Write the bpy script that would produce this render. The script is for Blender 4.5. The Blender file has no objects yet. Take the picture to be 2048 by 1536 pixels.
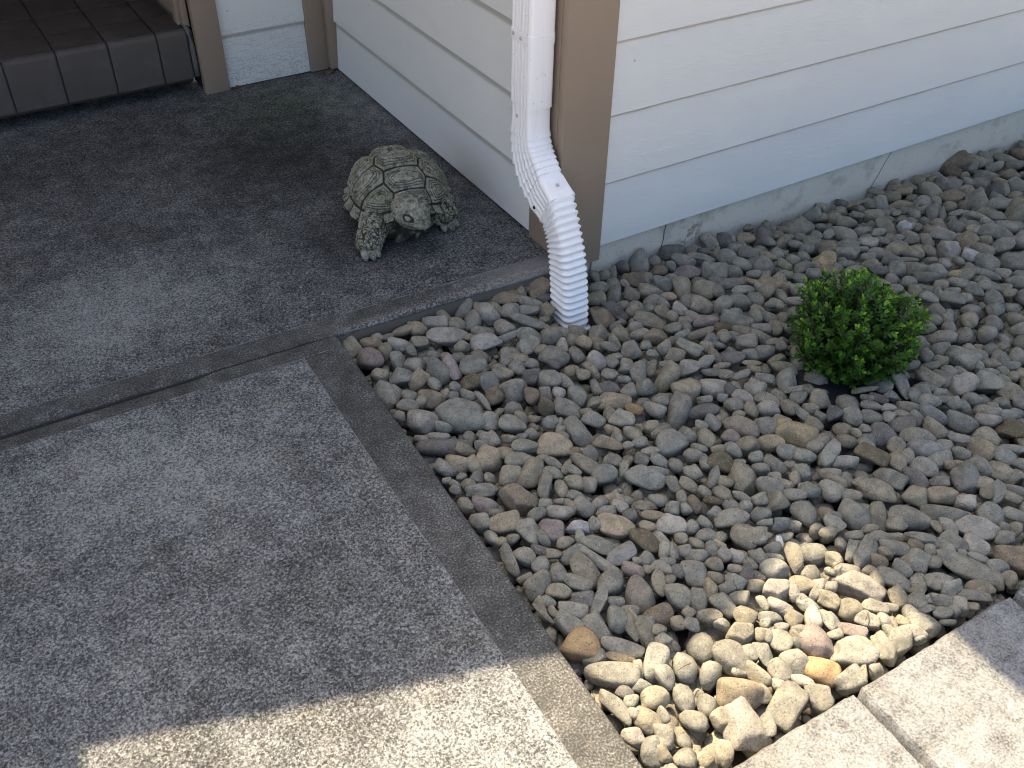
import bpy, bmesh, math, random
import numpy as np
from mathutils import Vector, Matrix, Quaternion

scene = bpy.context.scene
COL = scene.collection
RNG = random.Random(7)
NPR = np.random.RandomState(11)

# ------------------------------------------------------------------ camera
cam_d = bpy.data.cameras.new('camera')
cam = bpy.data.objects.new('camera', cam_d)
COL.objects.link(cam)
R0 = Vector((0.8553361, -0.51787536, 0.01432734))
R1 = Vector((-0.32075078, -0.55107232, -0.77034943))
R2 = Vector((0.40684038, 0.65431217, -0.63746097))
M = Matrix.Identity(4)
for i in range(3):
    M[i][0] = R0[i]; M[i][1] = -R1[i]; M[i][2] = -R2[i]
M[0][3], M[1][3], M[2][3] = -1.243104, -1.79193, 1.38
cam.matrix_world = M
cam_d.sensor_width = 36.0
cam_d.lens = 34.928
cam_d.clip_start = 0.02
cam_d.clip_end = 400
scene.camera = cam

# ------------------------------------------------------------------ light
SUN_EL = math.radians(58)
SUN_H = (-0.08, 0.9968)            # horizontal direction towards the sun (behind the house)
S = Vector((SUN_H[0] * math.cos(SUN_EL), SUN_H[1] * math.cos(SUN_EL), math.sin(SUN_EL)))
world = bpy.data.worlds.new('World')
scene.world = world
world.use_nodes = True
wn = world.node_tree
sky = wn.nodes.new('ShaderNodeTexSky')
sky.sky_type = 'NISHITA'
sky.sun_disc = False
sky.sun_elevation = SUN_EL
sky.sun_rotation = math.atan2(SUN_H[0], SUN_H[1])
sky.air_density = 0.85
sky.dust_density = 5.5
sky.ozone_density = 0.0
wn.links.new(sky.outputs[0], wn.nodes['Background'].inputs[0])
wn.nodes['Background'].inputs[1].default_value = 0.15
sun_d = bpy.data.lights.new('sun', 'SUN')
sun_d.energy = 5.0
sun_d.angle = math.radians(0.45)
sun_d.color = (1.0, 0.80, 0.55)
sun = bpy.data.objects.new('sun', sun_d)
COL.objects.link(sun)
sun.rotation_euler = (-S).to_track_quat('-Z', 'Y').to_euler()
sun.location = S * 12
vs = scene.view_settings
scene.cycles.filter_width = 1.1
vs.view_transform = 'Standard'
vs.look = 'None'
vs.exposure = 1.6
vs.gamma = 1.0
vs.use_curve_mapping = False

# ------------------------------------------------------------------ helpers
def tag(o, label=None, cat=None, group=None, kind=None):
    if label: o['label'] = label
    if cat: o['category'] = cat
    if group: o['group'] = group
    if kind: o['kind'] = kind
    return o

def empty(name, loc=(0, 0, 0)):
    o = bpy.data.objects.new(name, None)
    o.empty_display_size = 0.05
    o.location = loc
    COL.objects.link(o)
    return o

def link(name, me, mat=None, parent=None, loc=None):
    o = bpy.data.objects.new(name, me)
    COL.objects.link(o)
    if mat is not None:
        for m in (mat if isinstance(mat, (list, tuple)) else [mat]):
            me.materials.append(m)
    if parent is not None:
        o.parent = parent
        pl = Vector((0, 0, 0))
        q = parent
        while q is not None:
            pl += q.location
            q = q.parent
        o.location = (Vector(loc) if loc is not None else Vector((0, 0, 0))) - pl
    elif loc is not None:
        o.location = loc
    return o

def mesh_from(name, V, F, smooth=False, sharp=None):
    me = bpy.data.meshes.new(name)
    me.from_pydata([tuple(map(float, v)) for v in V], [], [tuple(map(int, f)) for f in F])
    if smooth:
        me.polygons.foreach_set('use_smooth', [True] * len(me.polygons))
        if sharp is not None:
            me.set_sharp_from_angle(angle=math.radians(sharp))
    me.update()
    return me

def box_mesh(name, x0, x1, y0, y1, z0, z1, bevel=0.0, seg=2):
    bm = bmesh.new()
    bmesh.ops.create_cube(bm, size=1.0)
    for v in bm.verts:
        v.co = Vector((x0 + (v.co.x + .5) * (x1 - x0), y0 + (v.co.y + .5) * (y1 - y0), z0 + (v.co.z + .5) * (z1 - z0)))
    if bevel > 0:
        bmesh.ops.bevel(bm, geom=bm.edges[:], offset=bevel, segments=seg, affect='EDGES', profile=0.6)
    me = bpy.data.meshes.new(name)
    bm.to_mesh(me); bm.free()
    if bevel > 0:
        me.polygons.foreach_set('use_smooth', [True] * len(me.polygons))
        me.set_sharp_from_angle(angle=math.radians(35))
    return me

def box(name, x0, x1, y0, y1, z0, z1, mat, parent=None, bevel=0.0):
    return link(name, box_mesh(name, x0, x1, y0, y1, z0, z1, bevel), mat, parent)

def loft(rings, caps=(True, True), closed=False):
    """rings: list of (n,3) arrays -> V, F"""
    n = len(rings[0]); V = np.concatenate(rings); F = []
    for i in range(len(rings) - 1):
        a, b = i * n, (i + 1) * n
        for j in range(n):
            k = (j + 1) % n
            F.append((a + j, a + k, b + k, b + j))
    if caps[0]: F.append(tuple(range(n - 1, -1, -1)))
    if caps[1]: F.append(tuple((len(rings) - 1) * n + j for j in range(n)))
    return V, F

def join_lists(parts):
    V = []; F = []; o = 0
    for v, f in parts:
        V.extend([tuple(p) for p in v]); F.extend([tuple(i + o for i in q) for q in f]); o += len(v)
    return V, F

def tube(path, radii, n=8):
    P = [Vector(p) for p in path]; rings = []
    ref = Vector((0.13, 0.29, 1)).normalized()
    for i, p in enumerate(P):
        d = (P[min(i + 1, len(P) - 1)] - P[max(i - 1, 0)]).normalized()
        u = d.cross(ref)
        if u.length < 1e-3: u = d.cross(Vector((1, 0, 0)))
        u.normalize(); v = d.cross(u)
        rings.append(np.array([p + (u * math.cos(t) + v * math.sin(t)) * radii[i] for t in np.linspace(0, 2 * math.pi, n, endpoint=False)]))
    return loft(rings)

# ------------------------------------------------------------------ node helpers
class NT:
    def __init__(s, name):
        s.m = bpy.data.materials.new(name); s.m.use_nodes = True
        s.t = s.m.node_tree; s.b = s.t.nodes['Principled BSDF']
        s.b.inputs['Specular IOR Level'].default_value = 0.3
    def n(s, typ, **kw):
        x = s.t.nodes.new('ShaderNode' + typ)
        for k, v in kw.items(): setattr(x, k, v)
        return x
    def l(s, a, b): s.t.links.new(a, b)
    def put(s, sock, v):
        if hasattr(v, 'is_linked') or isinstance(v, bpy.types.NodeSocket): s.l(v, sock)
        elif v is not None:
            if sock.type == 'RGBA' and len(v) == 3: v = (*v, 1)
            sock.default_value = v
    def pos(s): return s.n('NewGeometry').outputs['Position']
    def obj(s): return s.n('TexCoord').outputs['Object']
    def map(s, vec, scale=(1, 1, 1), loc=(0, 0, 0), rot=(0, 0, 0)):
        x = s.n('Mapping'); s.l(vec, x.inputs[0]); s.put(x.inputs['Location'], loc)
        x.inputs['Scale'].default_value = scale; x.inputs['Rotation'].default_value = rot
        return x.outputs[0]
    def noise(s, vec, scale, detail=2, rough=.5, dist=0.0):
        x = s.n('TexNoise'); s.l(vec, x.inputs['Vector'])
        x.inputs['Scale'].default_value = scale; x.inputs['Detail'].default_value = detail
        x.inputs['Roughness'].default_value = rough; x.inputs['Distortion'].default_value = dist
        return x.outputs['Fac']
    def voro(s, vec, scale, feature='F1', out='Distance', rnd=1.0):
        x = s.n('TexVoronoi', feature=feature); s.l(vec, x.inputs['Vector'])
        x.inputs['Scale'].default_value = scale; x.inputs['Randomness'].default_value = rnd
        return x.outputs[out]
    def ramp(s, fac, stops, interp='LINEAR'):
        x = s.n('ValToRGB'); s.put(x.inputs[0], fac); r = x.color_ramp; r.interpolation = interp
        while len(r.elements) < len(stops): r.elements.new(0.5)
        for e, (p, c) in zip(r.elements, stops):
            e.position = p; e.color = (c, c, c, 1) if isinstance(c, (int, float)) else (*c[:3], 1)
        return x.outputs[0]
    def math(s, op, a, b=None, clamp=False):
        x = s.n('Math', operation=op, use_clamp=clamp); s.put(x.inputs[0], a)
        if b is not None: s.put(x.inputs[1], b)
        return x.outputs[0]
    def mr(s, v, a, b, c=0.0, d=1.0):
        x = s.n('MapRange', interpolation_type='SMOOTHSTEP'); s.put(x.inputs[0], v)
        for i, q in enumerate((a, b, c, d)): s.put(x.inputs[i + 1], q)
        return x.outputs[0]
    def mix(s, fac, a, b, mode='MIX'):
        x = s.n('Mix', data_type='RGBA', blend_type=mode); s.put(x.inputs[0], fac)
        s.put(x.inputs[6], a); s.put(x.inputs[7], b)
        return x.outputs[2]
    def xyz(s, vec):
        x = s.n('SeparateXYZ'); s.l(vec, x.inputs[0]); return x.outputs
    def blob(s, vec, c, r, soft=1.0):
        """1 inside a soft ellipse of centre c=(x,y), radii r on the ground"""
        m = s.map(vec, scale=(1 / r[0], 1 / r[1], 0.0), loc=(-c[0] / r[0], -c[1] / r[1], 0))
        x = s.n('VectorMath', operation='LENGTH'); s.l(m, x.inputs[0])
        return s.mr(x.outputs['Value'], 1.0, 1.0 - soft, 0.0, 1.0)
    def bump(s, h, strength=.3, dist=.002, normal=None):
        x = s.n('Bump'); s.l(h, x.inputs['Height']); x.inputs['Strength'].default_value = strength
        x.inputs['Distance'].default_value = dist
        if normal is not None: s.l(normal, x.inputs['Normal'])
        return x.outputs[0]
    def fin(s, col, rough=.8, normal=None, spec=None):
        s.put(s.b.inputs['Base Color'], col); s.put(s.b.inputs['Roughness'], rough)
        if normal is not None: s.l(normal, s.b.inputs['Normal'])
        if spec is not None: s.b.inputs['Specular IOR Level'].default_value = spec
        return s.m

STONES = '''
-233,-237,-41,24,19,16,97,24,-5,0,
-200,-300,-42,31,23,20,83,25,-5,-49,
-164,-280,-39,19,14,10,67,21,-2,-71,w
-153,-321,-39,21,15,14,77,25,-7,-58,
-129,-366,-41,22,19,19,80,22,2,-55,w
-30,-368,-43,23,21,19,90,29,-15,-29,
-69,-335,-38,21,11,9,86,22,-3,-46,
10,-373,-39,14,11,10,93,24,-2,-28,
42,-404,-40,18,16,15,96,25,-12,-3,
42,-440,-39,21,16,15,90,25,-3,-36,
90,-430,-39,31,15,14,80,28,-8,-52,
44,-490,-41,25,19,15,90,28,-13,-29,wk
-100,-381,-38,18,13,10,76,19,1,-62,
-299,-292,-40,18,17,14,58,25,18,-76,
-264,-295,-38,18,13,11,91,25,0,-32,
-282,-268,-37,23,12,10,94,10,-2,-33,
-343,-352,-44,29,27,27,96,23,-14,-11,
-258,-364,-41,28,21,20,86,26,-9,-43,
-286,-339,-40,21,19,17,94,21,-3,-26,d
-197,-366,-38,19,13,11,97,20,-8,-7,t
-156,-387,-37,26,10,10,70,20,4,-68,
-182,-440,-37,21,11,10,60,18,5,-78,
-183,-391,-37,15,13,11,94,19,-7,-28,
-130,-421,-38,18,14,12,94,16,-7,-29,
-67,-444,-40,24,17,15,-47,-31,-8,82,
-35,-449,-39,17,15,11,53,28,9,-80,
-21,-492,-41,36,20,17,95,12,-21,18,
-9,-551,-44,30,26,25,66,29,4,-69,
-72,-597,-42,39,22,22,92,8,-21,31,
-233,-390,-38,24,13,11,72,26,-2,-64,
-233,-441,-41,25,20,17,78,25,-3,-57,
-157,-459,-39,20,17,13,96,23,-15,-4,d
-129,-489,-39,17,16,13,97,13,-16,-16,
-86,-497,-39,23,17,15,92,27,-9,-28,
-81,-547,-39,19,15,15,85,29,-6,-43,
-114,-562,-39,25,15,13,82,17,-6,-55,
-175,-501,-41,34,21,17,91,19,-9,-36,t
-154,-545,-37,19,12,9,89,23,-2,-39,ok
-215,-483,-37,20,11,10,96,24,-13,-2,
-277,-469,-40,30,19,14,89,20,-9,-39,
-312,-441,-41,20,19,18,85,23,-1,-48,v
-293,-407,-37,16,12,10,55,25,10,-79,
-322,-395,-39,19,16,14,51,18,14,-83,b
-269,-419,-37,14,12,12,85,19,-6,-50,w
-299,-542,-41,35,21,16,77,26,2,-59,
-248,-528,-39,23,16,14,81,28,-8,-51,
-197,-561,-40,25,18,15,86,16,-7,-47,
-211,-533,-38,16,13,12,71,18,5,-68,
-249,-502,-36,14,10,8,92,25,-11,-28,
-363,-550,-43,34,24,18,91,28,-4,-29,t
-406,-452,-41,28,19,18,88,27,3,-39,
-380,-443,-37,18,12,10,78,23,-6,-58,
-334,-490,-38,16,14,12,96,21,-14,-12,
-418,-525,-39,26,16,13,93,14,-7,-34,
-266,-607,-38,28,14,10,83,30,-8,-47,tk
-234,-579,-36,19,10,8,85,18,0,-49,t
-203,-608,-38,21,14,10,87,19,-10,-44,
-145,-668,-45,31,29,28,92,27,-9,-28,
-105,-669,-40,20,17,16,79,23,4,-56,
-157,-611,-38,15,14,10,91,27,-15,-29,k
-156,-637,-38,16,12,11,97,13,-18,1,
-449,-555,-40,29,18,13,93,14,-7,-34,
-452,-599,-41,33,20,16,92,14,-10,34,
-489,-580,-41,21,21,15,94,20,-9,-27,
-344,-631,-38,29,14,14,82,29,-4,-50,
-318,-617,-39,16,15,13,54,28,10,-79,
-324,-675,-40,24,19,16,93,24,-9,-28,
-389,-661,-39,19,16,13,94,17,-10,-28,
-397,-601,-36,18,10,7,80,22,1,-56,
-255,-723,-42,38,22,16,84,23,-11,-49,k
-288,-654,-38,18,13,11,83,20,-7,-51,
-283,-684,-36,17,9,9,-44,-16,-9,88,
-228,-726,-36,20,9,7,88,27,-10,-38,
-185,-729,-38,14,14,11,93,22,-6,-29,
-206,-702,-37,19,12,10,87,21,-8,-44,
-168,-762,-38,17,14,11,66,22,-3,-72,
-235,-680,-38,15,13,11,82,22,-9,-52,
-224,-769,-37,18,12,9,57,15,6,-81,
-198,-787,-37,19,12,11,86,24,-7,-44,
-367,-684,-38,17,14,11,-46,-18,-4,87,
-340,-593,-36,14,9,7,92,18,-3,-35,b
-300,-246,-38,24,14,10,56,21,9,-80,
-334,-299,-37,17,13,9,86,21,3,-46,
-213,-265,-38,16,13,10,95,22,-21,4,
1,-408,-37,14,9,8,94,15,-4,-30,
-112,-451,-36,15,9,7,93,22,-7,-28,
1,-455,-36,13,9,7,87,17,-11,-45,
-378,-619,-36,19,8,7,94,9,-8,32,
-415,-622,-37,21,12,10,91,12,-9,-39,
-437,-635,-36,22,10,9,54,10,6,-83,
-375,-634,-36,19,9,7,85,15,-6,-50,
-467,-521,-38,19,13,10,97,19,-9,-10,t
-241,-600,-37,13,10,9,69,21,2,-70,
-233,-633,-36,11,9,7,93,21,-9,-28,
-209,-639,-37,16,10,9,97,15,-10,-14,
-208,-671,-37,19,10,10,95,18,-7,-25,w
-85,-421,-37,17,10,8,92,29,-16,-20,
-217,-325,-38,18,13,12,72,15,3,-67,d
-438,-489,-36,16,9,7,91,30,-10,-26,
-411,-499,-35,12,7,6,93,25,-9,-26,
-317,-502,-36,9,10,7,95,14,-3,-28,
-329,-521,-36,11,9,9,94,18,-10,-28,
-338,-542,-38,18,12,10,76,20,4,-62,
49,-574,-42,30,23,18,94,26,-11,-21,w
-27,-626,-39,32,15,13,95,24,-6,-20,dw
46,-642,-39,20,15,12,84,28,-12,-45,
80,-636,-38,26,14,11,81,27,-4,-51,w
122,-628,-39,24,17,15,92,21,-9,-31,
98,-553,-37,18,11,11,91,26,-11,-30,
127,-575,-36,23,9,8,98,19,-10,-2,
165,-609,-36,20,10,8,88,24,-13,-39,
100,-689,-40,24,18,17,93,18,-19,-25,w
67,-676,-38,17,14,13,81,26,-8,-53,
146,-711,-39,20,16,15,81,24,-5,-53,k
203,-641,-41,28,20,17,-47,-31,0,82,
232,-601,-38,29,14,12,88,27,-10,-38,
192,-674,-35,21,7,6,94,23,-15,-19,
185,-698,-38,18,14,10,90,26,-16,-31,
182,-738,-38,17,13,13,88,19,-13,-41,
223,-726,-41,22,21,20,91,18,-15,-34,
216,-776,-39,17,17,14,92,22,-7,-32,d
65,-732,-41,25,20,15,94,23,-22,-15,
11,-703,-42,39,22,19,88,16,-12,-43,r
-29,-720,-38,18,14,11,85,13,-9,-50,p
-35,-666,-38,19,14,12,71,28,-10,-63,
-78,-697,-39,23,17,13,54,17,3,-82,
-19,-755,-40,25,19,16,94,21,-22,-15,
31,-775,-39,27,16,13,89,15,-14,-41,t
101,-782,-44,41,27,21,89,20,-7,-39,y
40,-815,-39,19,16,14,88,23,-16,-39,
66,-841,-39,22,15,14,92,16,-12,-33,
116,-862,-39,33,16,13,97,6,-15,16,
103,-832,-38,17,13,10,91,17,-18,-34,
-97,-769,-41,27,20,18,84,23,-5,-48,v
-53,-754,-39,19,15,12,73,20,-4,-66,
-134,-723,-39,18,16,12,98,10,-14,-9,
-81,-737,-36,14,10,8,93,20,-7,-30,
-141,-797,-37,24,11,11,-39,-22,-3,89,
-91,-827,-43,27,25,22,81,17,-14,-54,k
-41,-824,-38,18,13,12,92,20,-15,-32,
-25,-795,-37,14,13,9,78,21,-1,-59,
-6,-830,-39,24,15,13,82,22,-5,-53,
-155,-840,-39,18,16,15,91,20,-17,-31,
-129,-867,-36,19,9,9,85,22,-11,-46,
-62,-872,-39,25,17,15,85,27,-8,-45,
-74,-908,-40,22,18,17,95,11,-14,-26,
-33,-914,-37,22,12,9,92,13,-16,-34,
3,-921,-39,19,15,14,92,10,-13,-34,
27,-874,-39,20,15,13,72,17,-6,-67,
36,-942,-39,23,17,13,83,12,-7,-54,
64,-931,-39,21,15,14,90,15,-3,-41,
0,-880,-37,14,10,9,-48,-28,2,83,
-36,-859,-37,13,10,10,92,15,-12,-33,
-184,-845,-36,18,8,6,88,22,-8,-41,v
-68,-791,-37,12,10,8,93,16,-10,-32,
-29,-885,-37,16,12,10,93,12,-10,-33,
-277,-789,-37,18,12,9,92,27,-11,-28,
-104,-890,-38,15,13,10,97,18,-13,-14,
90,-598,-36,13,9,7,77,25,-4,-59,
68,-600,-36,15,10,9,68,16,-2,-71,d
120,-668,-38,27,14,11,87,17,-4,-46,
151,-745,-36,16,9,7,73,23,-8,-64,
181,-767,-37,12,10,8,78,30,-11,-53,
153,-779,-39,18,16,11,85,14,-13,-48,
102,-736,-35,18,8,6,84,16,-10,-51,k
76,-534,-36,22,8,6,92,18,-14,-32,
136,-612,-37,15,11,8,81,24,-7,-53,w
-61,-661,-36,14,10,7,87,17,-9,-46,
-2,-600,-35,16,8,6,94,19,-17,-24,
37,-614,-36,11,9,7,91,27,-10,-29,
31,-675,-36,13,9,6,91,19,-18,-32,
17,-848,-36,13,10,9,92,23,-10,-31,
-126,-750,-37,18,11,9,58,24,-3,-78,
-113,-715,-37,17,10,9,83,19,-5,-52,
-127,-818,-37,16,12,10,92,19,-14,-31,
-182,-818,-36,14,10,7,83,18,-7,-52,
70,-907,-37,21,12,10,90,25,-15,-31,k
3,-909,-36,17,8,7,95,18,-8,-23,
-231,-807,-37,14,11,10,68,16,-2,-71,
-160,-876,-37,14,12,9,79,16,-1,-59,
-560,-592,-38,32,13,11,96,22,-6,-15,k
-575,-627,-39,23,16,14,94,18,-8,-26,p
-513,-642,-42,34,22,21,82,24,3,-51,bk
-448,-644,-37,26,12,11,90,6,-22,36,k
-553,-556,-39,16,15,12,94,24,1,-24,
-578,-565,-38,15,14,11,96,11,-1,-25,
-424,-667,-37,19,12,10,56,20,11,-79,
-410,-698,-37,18,10,9,89,17,-2,-42,
-411,-729,-39,21,16,13,82,28,-5,-50,
-382,-736,-37,17,12,9,98,15,-15,4,
-349,-745,-38,19,14,11,71,26,-5,-65,tk
-460,-719,-38,26,13,12,92,20,-3,-34,w
-569,-684,-41,29,20,19,96,16,-3,-22,tw
-604,-662,-39,21,16,15,81,23,5,-54,
-540,-730,-41,28,20,18,63,19,5,-75,
-497,-751,-42,27,22,19,68,21,0,-70,p
-452,-767,-37,22,12,9,94,23,-9,-23,qk
-388,-799,-41,35,21,15,92,18,-5,-36,tw
-442,-824,-39,32,15,12,86,21,-4,-47,
-419,-864,-40,30,17,13,99,11,-5,4,l
-467,-860,-36,44,10,9,82,18,-2,-54,k
-498,-860,-40,30,19,14,82,19,-2,-54,
-527,-879,-38,26,14,14,89,15,0,-42,k
-545,-841,-39,20,16,15,59,14,12,-79,
-607,-775,-37,31,12,11,69,20,4,-69,
-577,-778,-39,21,15,14,80,12,2,-59,
-565,-814,-39,18,15,15,77,12,3,-62,
-591,-844,-41,27,19,16,97,20,-8,9,
-567,-878,-38,21,13,12,89,20,1,-41,
-502,-819,-38,21,14,11,97,22,-13,-1,
-531,-801,-36,17,10,8,91,22,-7,-35,
-423,-906,-38,20,14,12,91,23,-3,-35,p
-477,-909,-41,22,21,18,94,10,-13,-29,
-520,-932,-37,30,11,9,95,16,-10,26,
-543,-915,-38,18,15,11,95,14,-4,-28,d
-569,-922,-38,25,13,12,89,15,-2,-43,
-508,-971,-37,15,12,11,-49,-11,-5,87,
-493,-949,-36,14,9,7,93,22,-13,-28,
-570,-659,-36,13,10,8,95,16,-10,-27,
-606,-565,-36,13,9,8,90,26,2,-35,
-610,-608,-37,16,12,9,77,18,6,-61,
-533,-570,-36,10,10,9,96,15,1,-25,
-383,-763,-36,19,10,8,96,9,-11,-22,
-464,-791,-36,15,9,9,60,23,2,-76,
-494,-787,-37,17,10,8,97,18,-15,-7,
-524,-758,-37,18,10,10,72,17,10,-67,
-536,-791,-36,11,9,8,95,14,-7,-27,d
-550,-779,-36,14,9,8,90,14,4,-41,d
-576,-731,-37,12,10,9,95,19,2,-25,
-599,-726,-36,11,9,8,95,20,-4,-26,
-608,-706,-37,15,10,9,73,11,7,-67,
-502,-700,-38,19,12,10,96,18,-17,-12,
-423,-777,-37,13,11,11,68,20,0,-71,
-328,-762,-36,12,9,8,94,20,-6,-28,
-473,-686,-36,13,10,8,94,18,-7,-27,
-488,-667,-35,15,7,5,56,17,6,-81,d
-599,-888,-37,14,11,11,82,9,-2,-56,
-616,-896,-36,21,9,9,67,17,7,-72,
-602,-913,-35,13,7,6,68,22,3,-70,
-605,-823,-35,14,7,6,98,18,-10,-2,
-347,-794,-38,14,13,12,83,21,-6,-51,d
-447,-694,-35,11,6,5,94,22,-8,-27,
-433,-713,-36,16,9,7,76,18,3,-63,
-316,-785,-36,17,9,7,94,17,-8,-29,
-601,-751,-34,8,6,4,95,12,-7,-27,
-359,-858,-40,30,18,14,75,12,-4,-65,v
-445,-957,-43,31,24,18,89,3,-21,41,r
-296,-855,-40,26,18,14,90,19,-3,-40,w
-265,-878,-38,14,13,12,94,16,-5,-30,
-182,-899,-39,31,17,13,95,17,-6,-26,
-188,-943,-42,26,22,19,82,25,-4,-51,
-174,-966,-38,14,13,11,93,12,-9,-32,
-303,-940,-38,20,14,12,89,13,-14,-42,
-331,-968,-41,24,21,17,-48,-14,-5,87,
-388,-994,-41,24,20,15,58,11,9,-80,
-365,-1020,-38,23,14,11,-47,-20,-8,85,
-332,-1013,-37,22,12,9,-42,-17,-4,89,t
-332,-1052,-39,24,16,14,72,15,3,-68,
-444,-1009,-40,25,19,15,98,13,-12,5,b
-426,-1038,-37,12,12,9,94,13,-13,-30,tw
-371,-1057,-37,21,12,10,92,8,-9,-39,
-316,-1088,-39,19,17,12,88,13,-3,-46,k
-230,-1074,-40,22,18,17,92,14,-16,-32,wk
-199,-1034,-40,26,18,17,97,12,-12,-20,
-249,-1104,-38,22,13,13,88,8,-7,-47,w
-147,-1034,-38,29,14,10,54,18,3,-82,
-387,-901,-38,15,14,11,77,22,-7,-59,
-402,-954,-38,23,12,10,54,19,2,-82,
-382,-959,-37,11,10,9,93,20,-12,-29,
-237,-979,-38,14,13,12,93,12,-13,-32,w
-204,-998,-38,16,13,12,64,23,-7,-73,
-258,-964,-38,15,13,11,97,9,-19,10,
-286,-972,-38,16,13,11,72,21,-6,-66,
-267,-940,-37,15,12,10,68,17,-2,-72,
-284,-917,-36,17,10,8,83,23,-3,-51,
-315,-917,-37,13,12,10,92,19,-16,-30,
-302,-892,-36,12,10,9,94,10,-12,-31,
-235,-926,-37,12,10,10,93,21,-11,-30,
-248,-939,-36,13,8,7,88,10,-4,-45,
-258,-1003,-36,18,9,9,91,15,-6,-38,r
-282,-1020,-37,20,12,11,82,17,-11,-53,
-250,-1017,-38,18,12,12,-45,-21,-3,87,d
-305,-996,-37,15,12,9,94,11,-8,-31,
-304,-1026,-36,15,10,8,99,6,-10,-8,k
-299,-1052,-38,17,14,12,90,12,-14,-39,
-254,-1046,-37,16,12,12,93,15,-13,-31,
-130,-922,-38,19,14,13,93,19,-9,-31,k
-141,-892,-38,13,13,13,92,16,-18,-32,
-201,-872,-38,14,13,10,86,22,-10,-45,
-267,-821,-38,14,13,13,93,13,-13,-31,
-244,-833,-36,13,10,9,61,16,-1,-77,
-307,-789,-36,22,9,7,94,23,-2,-27,b
-112,-960,-38,16,13,12,90,23,-18,-31,lk
-95,-971,-37,17,11,10,91,14,-20,-33,
-513,-981,-39,22,17,16,89,11,-13,42,
-493,-991,-37,15,11,9,68,18,-2,-71,
-478,-1013,-38,15,14,10,95,14,1,-28,
-311,-817,-37,22,10,10,94,15,-7,-30,t
-255,-910,-38,18,13,12,92,10,-3,-38,
-235,-883,-37,15,10,9,84,20,-1,-51,
-219,-832,-38,18,12,12,68,18,1,-71,b
-350,-762,-37,16,11,8,78,25,0,-57,w
-169,-875,-36,14,10,8,76,27,-6,-59,
-344,-896,-37,20,10,9,-39,-12,-5,91,
-335,-870,-37,19,10,9,71,23,-9,-66,
-336,-835,-37,17,10,10,88,15,-10,-45,
-333,-908,-36,17,8,7,53,18,-1,-83,
-375,-930,-38,18,14,10,84,15,-8,-52,
-357,-922,-35,14,7,6,90,24,-8,-36,
-353,-948,-38,13,13,10,88,20,-3,-44,d
-137,-942,-35,15,6,5,94,18,-19,-24,
-159,-969,-35,13,7,6,97,11,-21,-8,
-165,-997,-37,15,12,11,97,13,-17,-7,
-179,-1015,-35,16,7,6,89,16,-14,-39,
-237,-1035,-36,12,8,7,84,16,-2,-52,d
-230,-1003,-36,14,10,8,66,19,-5,-73,
-398,-1032,-37,10,10,8,79,22,0,-58,
-408,-1055,-37,16,11,8,85,14,3,-51,
-128,-990,-36,15,8,7,95,20,-10,-22,
-363,-1080,-36,14,9,9,88,15,-6,-45,
-399,-920,-36,11,8,7,87,19,-11,-45,
-404,-894,-35,10,7,6,94,16,-7,-29,
-157,-951,-35,13,7,6,90,12,-10,-40,
-147,-994,-34,13,6,4,63,17,7,-75,q
382,-7,-100,33,23,22,94,25,-11,-22,d
269,-14,-100,33,28,24,65,30,1,-70,
215,-3,-94,18,16,15,92,21,-12,-30,d
167,-27,-89,23,9,8,-43,-28,-8,86,
202,-69,-94,29,21,17,86,24,-9,-44,b
290,-68,-93,22,17,12,93,20,-8,-30,b
310,-27,-94,19,14,12,81,30,-6,-51,
377,-64,-95,31,17,16,86,30,-7,-40,
342,-123,-89,33,19,16,92,24,-8,-30,p
408,-157,-86,33,22,18,89,23,-16,-36,
426,-68,-95,44,13,10,91,27,-5,-33,
516,-13,-103,26,18,16,65,26,-2,-71,
557,-28,-104,22,17,16,-49,-34,-8,80,d
624,-44,-107,25,17,13,89,31,-16,-31,t
665,-68,-111,31,22,21,94,8,-28,20,d
568,-127,-95,33,16,15,88,31,-10,-34,
494,-102,-97,25,21,18,81,30,-4,-51,
549,-80,-100,20,16,15,90,30,-13,-30,
496,-170,-85,29,17,16,84,30,-9,-45,
534,-209,-82,30,25,20,75,19,1,-64,
447,-187,-80,25,18,16,84,16,-3,-51,
437,-278,-58,19,9,8,87,20,-17,-41,y
460,-312,-56,30,18,15,81,24,-6,-53,t
225,-95,-87,17,9,9,80,31,-9,-51,
255,-136,-87,26,21,17,91,21,-15,-31,
200,-150,-83,31,19,18,93,20,-3,-29,
102,-123,-80,25,19,15,54,22,5,-81,
144,-139,-82,21,18,17,83,26,-2,-49,
276,-184,-79,32,22,16,-49,-25,-7,83,
311,-226,-72,27,22,16,88,29,-7,-36,
380,-243,-66,35,15,12,93,22,-23,-17,
334,-257,-63,20,15,11,64,27,-2,-72,
103,-213,-69,23,20,18,87,24,-4,-43,
34,-169,-91,33,26,24,66,31,4,-69,bk
60,-181,-76,36,14,12,74,27,6,-61,d
210,-206,-70,20,12,10,90,24,-2,-36,t
175,-233,-65,18,13,12,84,19,-6,-51,
144,-272,-57,26,13,12,81,22,-2,-54,
188,-281,-57,22,14,13,79,24,0,-57,w
89,-287,-54,38,19,15,90,15,-6,-40,
228,-263,-62,20,18,17,93,14,-9,-32,
250,-294,-58,29,22,18,89,26,-7,-37,r
290,-323,-53,24,20,15,97,17,-13,-9,
337,-336,-53,26,24,22,87,19,-4,-45,
423,-337,-52,21,21,16,90,20,-17,-34,
202,-361,-45,32,15,13,93,27,-15,-22,p
261,-404,-43,37,20,15,83,32,-10,-45,
315,-413,-41,23,16,15,-46,-21,-9,86,
340,-435,-39,22,14,11,78,28,-12,-54,
214,-411,-40,23,16,13,93,16,-10,-33,v
28,-323,-44,24,13,13,96,24,-13,-8,
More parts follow.
